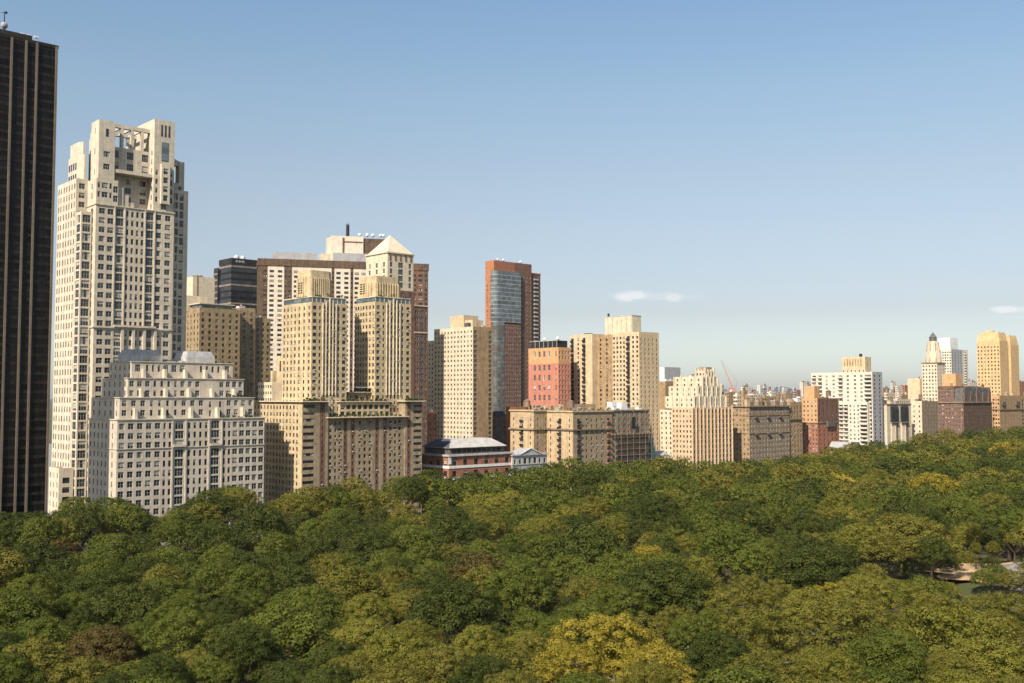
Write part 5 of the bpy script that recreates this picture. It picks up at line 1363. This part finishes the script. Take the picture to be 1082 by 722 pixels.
TLX = [-100, 0, 30, 60, 90, 110, 130, 165, 185, 205, 230, 260, 275, 300, 320, 345, 375, 400, 425, 440, 460, 480, 520, 560, 600, 650, 700, 760, 830, 900, 950, 1000, 1082, 1300]
TLY = [545, 543, 538, 545, 522, 518, 530, 552, 545, 530, 515, 510, 497, 492, 503, 515, 508, 520, 500, 495, 500, 505, 500, 495, 487, 490, 485, 490, 485, 470, 465, 455, 452, 450]
def treeline(x): return float(np.interp(x, TLX, TLY))
def line_tree(x, d, dy_, colr, r):
    y = treeline(x) + dy_; k, kz = ray(x, y)
    s = (k * (P0Y + d * WY) - P0X - d * WX) / (UX - k * UY); X, Y = city(s, d); g = gz(X, Y); h = H + Y * kz - g
    if h < 8 or h > 27: return
    TREES.append((X, Y, r, g, h, colr, 'm', None)); grid.setdefault((int(X // 12), int(Y // 12)), []).append((X, Y, r))
rt = random.Random(5)
for x_ in (5, 34, 62, 82, 100, 118, 138, 190, 206, 224, 244, 262, 277, 300, 318, 352, 374, 424, 440, 456, 480, 500, 521, 545, 565, 584, 604, 628, 652, 676, 700, 722, 745, 768, 790, 812, 834, 856, 878, 900, 925, 950, 975, 1000, 1025, 1050, 1075):
    line_tree(x_, rt.uniform(-44, -34), rt.uniform(-1, 2), rt.choice(['dark', 'mid', 'mid', 'olive', 'mid', 'dark']), rt.uniform(7.5, 10.5))
    line_tree(x_ + 9, rt.uniform(-66, -56), rt.uniform(5, 12), rt.choice(['dark', 'mid', 'mid', 'olive', 'mid', 'dark']), rt.uniform(7, 9.5))
# small trees in the clearing
for (px, py, r, h) in ((1031, 604, 2.0, 7.5), (1050, 606, 2.2, 8), (1008, 600, 1.8, 6), (1072, 598, 2.6, 9)):
    k, kz = ray(px, 606); Y = KN[1] + (607 - py) * 1.6; X = k * Y
    TREES.append((X, Y, r, gz(X, Y), h, 'olive' if r < 5 else 'dark', 'm', 'small tree with a bare trunk standing in the sandy clearing'))
    grid.setdefault((int(X // 12), int(Y // 12)), []).append((X, Y, r))
tries = 0
for tries in range(60000):
    Y = 112 + 1500 * rg.random() ** 1.35
    X = rg.uniform(-.58, .62) * Y
    r = rg.choice([5.5, 6.5, 7.5, 8.5, 9.5, 11]) * rg.uniform(.9, 1.1) * (1 + .1 * sm((Y - 300) / 500))
    c = in_clear(X, Y)
    if c == 2: continue
    if c == 1:
        if rg.random() < .75: continue
        r = rg.uniform(2.6, 3.6)
    if not can(X, Y, r): continue
    g0 = gz(X, Y)
    h = (10.5 + r * .85) * rg.uniform(.80, 1.18) + 3.5 * sm((Y - 500) / 500)
    if c == 1: h = rg.uniform(4.5, 7)
    px, py = to_px(X, Y, g0 + h)
    if py < treeline(px) + 3:
        k_, kz_ = ray(px, treeline(px) + 3); h = H + Y * kz_ - g0
        if h < 7: continue
        px, py = to_px(X, Y, g0 + h)
        r = min(r, h * .6)
    grid.setdefault((int(X // 12), int(Y // 12)), []).append((X, Y, r))
    colr = colour(px, py, rg)
    kind = 's' if (px > 560 and py > 590 and colr in ('olive', 'lime', 'gold') and Y < 260 and rg.random() < .75) else ('n' if Y < 250 else 'm')
    TREES.append((X, Y, r, g0, h, colr, kind, None))
auto = sorted([t for t in TREES if t[7] is None], key=lambda t: t[1] / t[2])
auto = [t for t in auto if -25 < to_px(t[0], t[1], t[3] + t[4])[0] < 1107 and to_px(t[0], t[1], t[3] + t[4])[1] < 735] + [t for t in auto if not (-25 < to_px(t[0], t[1], t[3] + t[4])[0] < 1107 and to_px(t[0], t[1], t[3] + t[4])[1] < 735)]
hand = [t for t in TREES if t[7]]
NI = 298 - len(hand)
print('TREES', len(TREES))
cname = dict(dark='dark green', mid='mid green', olive='olive green', lime='yellow green', gold='golden', rust='reddish brown')
def place_name(px, py):
    c = ('at the far left' if px < 110 else 'left of centre' if px < 380 else 'in the centre' if px < 640 else 'right of centre' if px < 860 else 'at the far right')
    r = ('along the bottom edge' if py > 660 else 'in the lower rows' if py > 610 else 'in the middle rows' if py > 560 else 'in the upper rows' if py > 520 else 'near the buildings')
    return f'{r} {c}'
def size_name(r): return 'small' if r < 6.3 else 'broad' if r > 9 else 'medium'
def add_tree(t):
    X, Y, r, g, h, colr, kind, lab = t
    rr = random.Random(int(X * 7 + Y * 13)); px, py = to_px(X, Y, g + h)
    e = bpy.data.objects.new('tree', None); COL.objects.link(e); e.location = (X, Y, g)
    if lab and 'small tree with a bare trunk' in lab: props(e, lab, 'tree', 'small trees in the sandy clearing')
    elif lab: props(e, lab, 'tree')
    else:
        props(e, f'{size_name(r)} {cname[colr]} park tree {place_name(px, py)}', 'tree', f'{size_name(r)} {cname[colr]} trees {place_name(px, py)}')
    keys = [k for k in ME if k[0] == kind]; k = rr.choice(keys)
    c = bpy.data.objects.new('crown', ME[k]); COL.objects.link(c); c.parent = e
    bz = h - max(r, h * .36) * .76
    c.location = (0, 0, bz); c.rotation_euler = (0, 0, rr.uniform(0, 6.28)); q = rr.uniform(.9, 1.1)
    c.scale = (r * 1.04 * q, r * 1.04 / q, max(r * rr.uniform(.85, 1.1), h * .36))
    c.material_slots[0].link = 'OBJECT'; c.material_slots[0].material = LEAF[colr]
    tm = rr.choice(TRP if kind == 's' else TR)
    o = bpy.data.objects.new('trunk', tm); COL.objects.link(o); o.parent = e; o.rotation_euler = (0, 0, rr.uniform(0, 6.28))
    o.scale = (h * .82,) * 3 if kind == 's' else (h * .85,) * 3
for t in hand: add_tree(t)
for t in auto[:NI]: add_tree(t)
# the rest of the wood as one object
parts_, mis = [], []
ck = list(LEAF)
for t in auto[NI:]:
    X, Y, r, g, h, colr, kind, lab = t
    rr = np.random.default_rng(int(abs(X * 7 + Y * 13)))
    V = (MID if Y < 420 else FAR)[rr.integers(5)]
    if Y > 420: V = V
    a = rr.uniform(0, 6.28); ca, sa = math.cos(a), math.sin(a); q = r * 1.06
    x = V[:, 0] * q; y = V[:, 1] * q
    W_ = np.stack([x * ca - y * sa + X, x * sa + y * ca + Y, V[:, 2] * q + g + h - r * .76], 1)
    parts_.append(W_); mis.append(np.full(len(V) // 4, ck.index(colr)))
me = quads_to_mesh('woodland', np.concatenate(parts_), [LEAF[k] for k in ck], np.concatenate(mis))
o = bpy.data.objects.new('woodland', me); COL.objects.link(o); props(o, 'distant mixed green tree canopy of the park running up to the row of buildings', 'woodland', None, 'stuff')
print('STUFF FACES', len(me.polygons))

# ------------------------------------------------------------------ light, sky, camera
SUN_A = R(20); SUN_E = R(41)
Lx = math.cos(SUN_A) * UX + math.sin(SUN_A) * WX; Ly = math.cos(SUN_A) * UY + math.sin(SUN_A) * WY
Ldir = Vector((Lx * math.cos(SUN_E), Ly * math.cos(SUN_E), -math.sin(SUN_E)))
sd = bpy.data.lights.new('sun', 'SUN'); sd.energy = 5; sd.angle = R(.5); sd.color = (1, .885, .73)
so = bpy.data.objects.new('sun', sd); COL.objects.link(so); so.rotation_euler = Ldir.to_track_quat('-Z', 'Y').to_euler()
w = bpy.data.worlds.new('World'); sc.world = w; w.use_nodes = True
N, Lk = w.node_tree.nodes, w.node_tree.links
bg = N['Background']; sky = N.new('ShaderNodeTexSky'); sky.sky_type = 'NISHITA'; sky.sun_disc = False
sky.sun_elevation = SUN_E
to_sun = -Ldir; sky.sun_rotation = math.atan2(to_sun.x, to_sun.y)
sky.altitude = 0; sky.air_density = 1.0; sky.dust_density = 1.2; sky.ozone_density = 1.0
tcw = N.new('ShaderNodeTexCoord'); sp = N.new('ShaderNodeSeparateXYZ'); Lk.new(tcw.outputs['Generated'], sp.inputs[0])
cr = N.new('ShaderNodeValToRGB'); Lk.new(sp.outputs[2], cr.inputs[0]); el = cr.color_ramp.elements
el[0].position = 0; el[0].color = (.66, .67, .72, 1); el[1].position = .38; el[1].color = (.595, .655, .635, 1)
for p_, c_ in ((.03, (.57, .59, .66, 1)), (.08, (.51, .455, .465, 1)), (.2, (.65, .567, .50, 1)), (.28, (.66, .635, .572, 1))):
    q_ = el.new(p_); q_.color = c_
sc2 = N.new('ShaderNodeMix'); sc2.data_type = 'RGBA'; sc2.blend_type = 'MULTIPLY'; sc2.inputs[0].default_value = 1
Lk.new(sky.outputs[0], sc2.inputs[6]); Lk.new(cr.outputs[0], sc2.inputs[7])
skyc = sc2.outputs[2]
# three wisps of fair weather cloud low over the city
def cnode(op, a, b=None, c=None):
    n_ = N.new('ShaderNodeMath'); n_.operation = op
    for i_, v_ in enumerate((a, b, c)):
        if v_ is None: continue
        if isinstance(v_, (int, float)): n_.inputs[i_].default_value = v_
        else: Lk.new(v_, n_.inputs[i_])
    return n_.outputs[0]
az = cnode('DIVIDE', sp.outputs[0], cnode('MAXIMUM', sp.outputs[1], .05)); elv = cnode('DIVIDE', sp.outputs[2], cnode('MAXIMUM', sp.outputs[1], .05))
nzc = N.new('ShaderNodeTexNoise'); nzc.inputs['Scale'].default_value = 70; nzc.inputs['Detail'].default_value = 5
mpc = N.new('ShaderNodeMapping'); mpc.inputs['Scale'].default_value = (1, 1, 2.2); Lk.new(tcw.outputs['Generated'], mpc.inputs[0]); Lk.new(mpc.outputs[0], nzc.inputs['Vector'])
tot = None
for (cx_, cy_, rx_, ry_, st_) in ((667, 312.5, 22, 7, .34), (712, 314.5, 13, 6, .24), (1066, 327, 26, 5, .3), (690, 313, 60, 6, .10)):
    a_, e_ = ray(cx_, cy_)
    dx_ = cnode('DIVIDE', cnode('SUBTRACT', az, a_), rx_ / F); dy_ = cnode('DIVIDE', cnode('SUBTRACT', elv, e_), ry_ / F)
    d2 = cnode('ADD', cnode('MULTIPLY', dx_, dx_), cnode('MULTIPLY', dy_, dy_))
    f_ = cnode('SUBTRACT', cnode('ADD', cnode('MULTIPLY', nzc.outputs[0], 1.7), .12), d2)
    mr_ = N.new('ShaderNodeMapRange'); mr_.interpolation_type = 'SMOOTHSTEP'; mr_.inputs[1].default_value = 0; mr_.inputs[2].default_value = .95; mr_.inputs[4].default_value = st_
    Lk.new(f_, mr_.inputs[0]); tot = mr_.outputs[0] if tot is None else cnode('MAXIMUM', tot, mr_.outputs[0])
cmx = N.new('ShaderNodeMix'); cmx.data_type = 'RGBA'; cmx.inputs[7].default_value = (5.2, 4.85, 4.75, 1)
Lk.new(tot, cmx.inputs[0]); Lk.new(skyc, cmx.inputs[6])
Lk.new(cmx.outputs[2], bg.inputs[0]); bg.inputs[1].default_value = .15
cam = bpy.data.cameras.new('camera'); co = bpy.data.objects.new('camera', cam); COL.objects.link(co)
cam.sensor_width = 36; cam.lens = 36 * F / 1082; cam.clip_start = 1; cam.clip_end = 40000
co.location = (0, 0, H); co.rotation_euler = (math.pi / 2 + TH, 0, 0)
sc.camera = co
sc.view_settings.view_transform = 'Standard'; sc.view_settings.look = 'None'; sc.view_settings.exposure = .72; sc.view_settings.gamma = 1
sc.cycles.max_bounces = 5; sc.cycles.diffuse_bounces = 2; sc.cycles.glossy_bounces = 2; sc.cycles.transparent_max_bounces = 4
# thin autumn haze over the city
m, nt, out = nodes_of('haze_air')
pv = nt.nodes.new('ShaderNodeVolumePrincipled'); pv.inputs['Density'].default_value = .000022
pv.inputs['Color'].default_value = (.80, .87, .95, 1); pv.inputs['Anisotropy'].default_value = .2
nt.links.new(pv.outputs[0], out.inputs['Volume'])
mb = MB(); mb.box(-9100, 12100, -900, 20100, -3, 260, m); ho = mb.obj('haze'); ho['kind'] = 'stuff'
sc.cycles.volume_bounces = 0
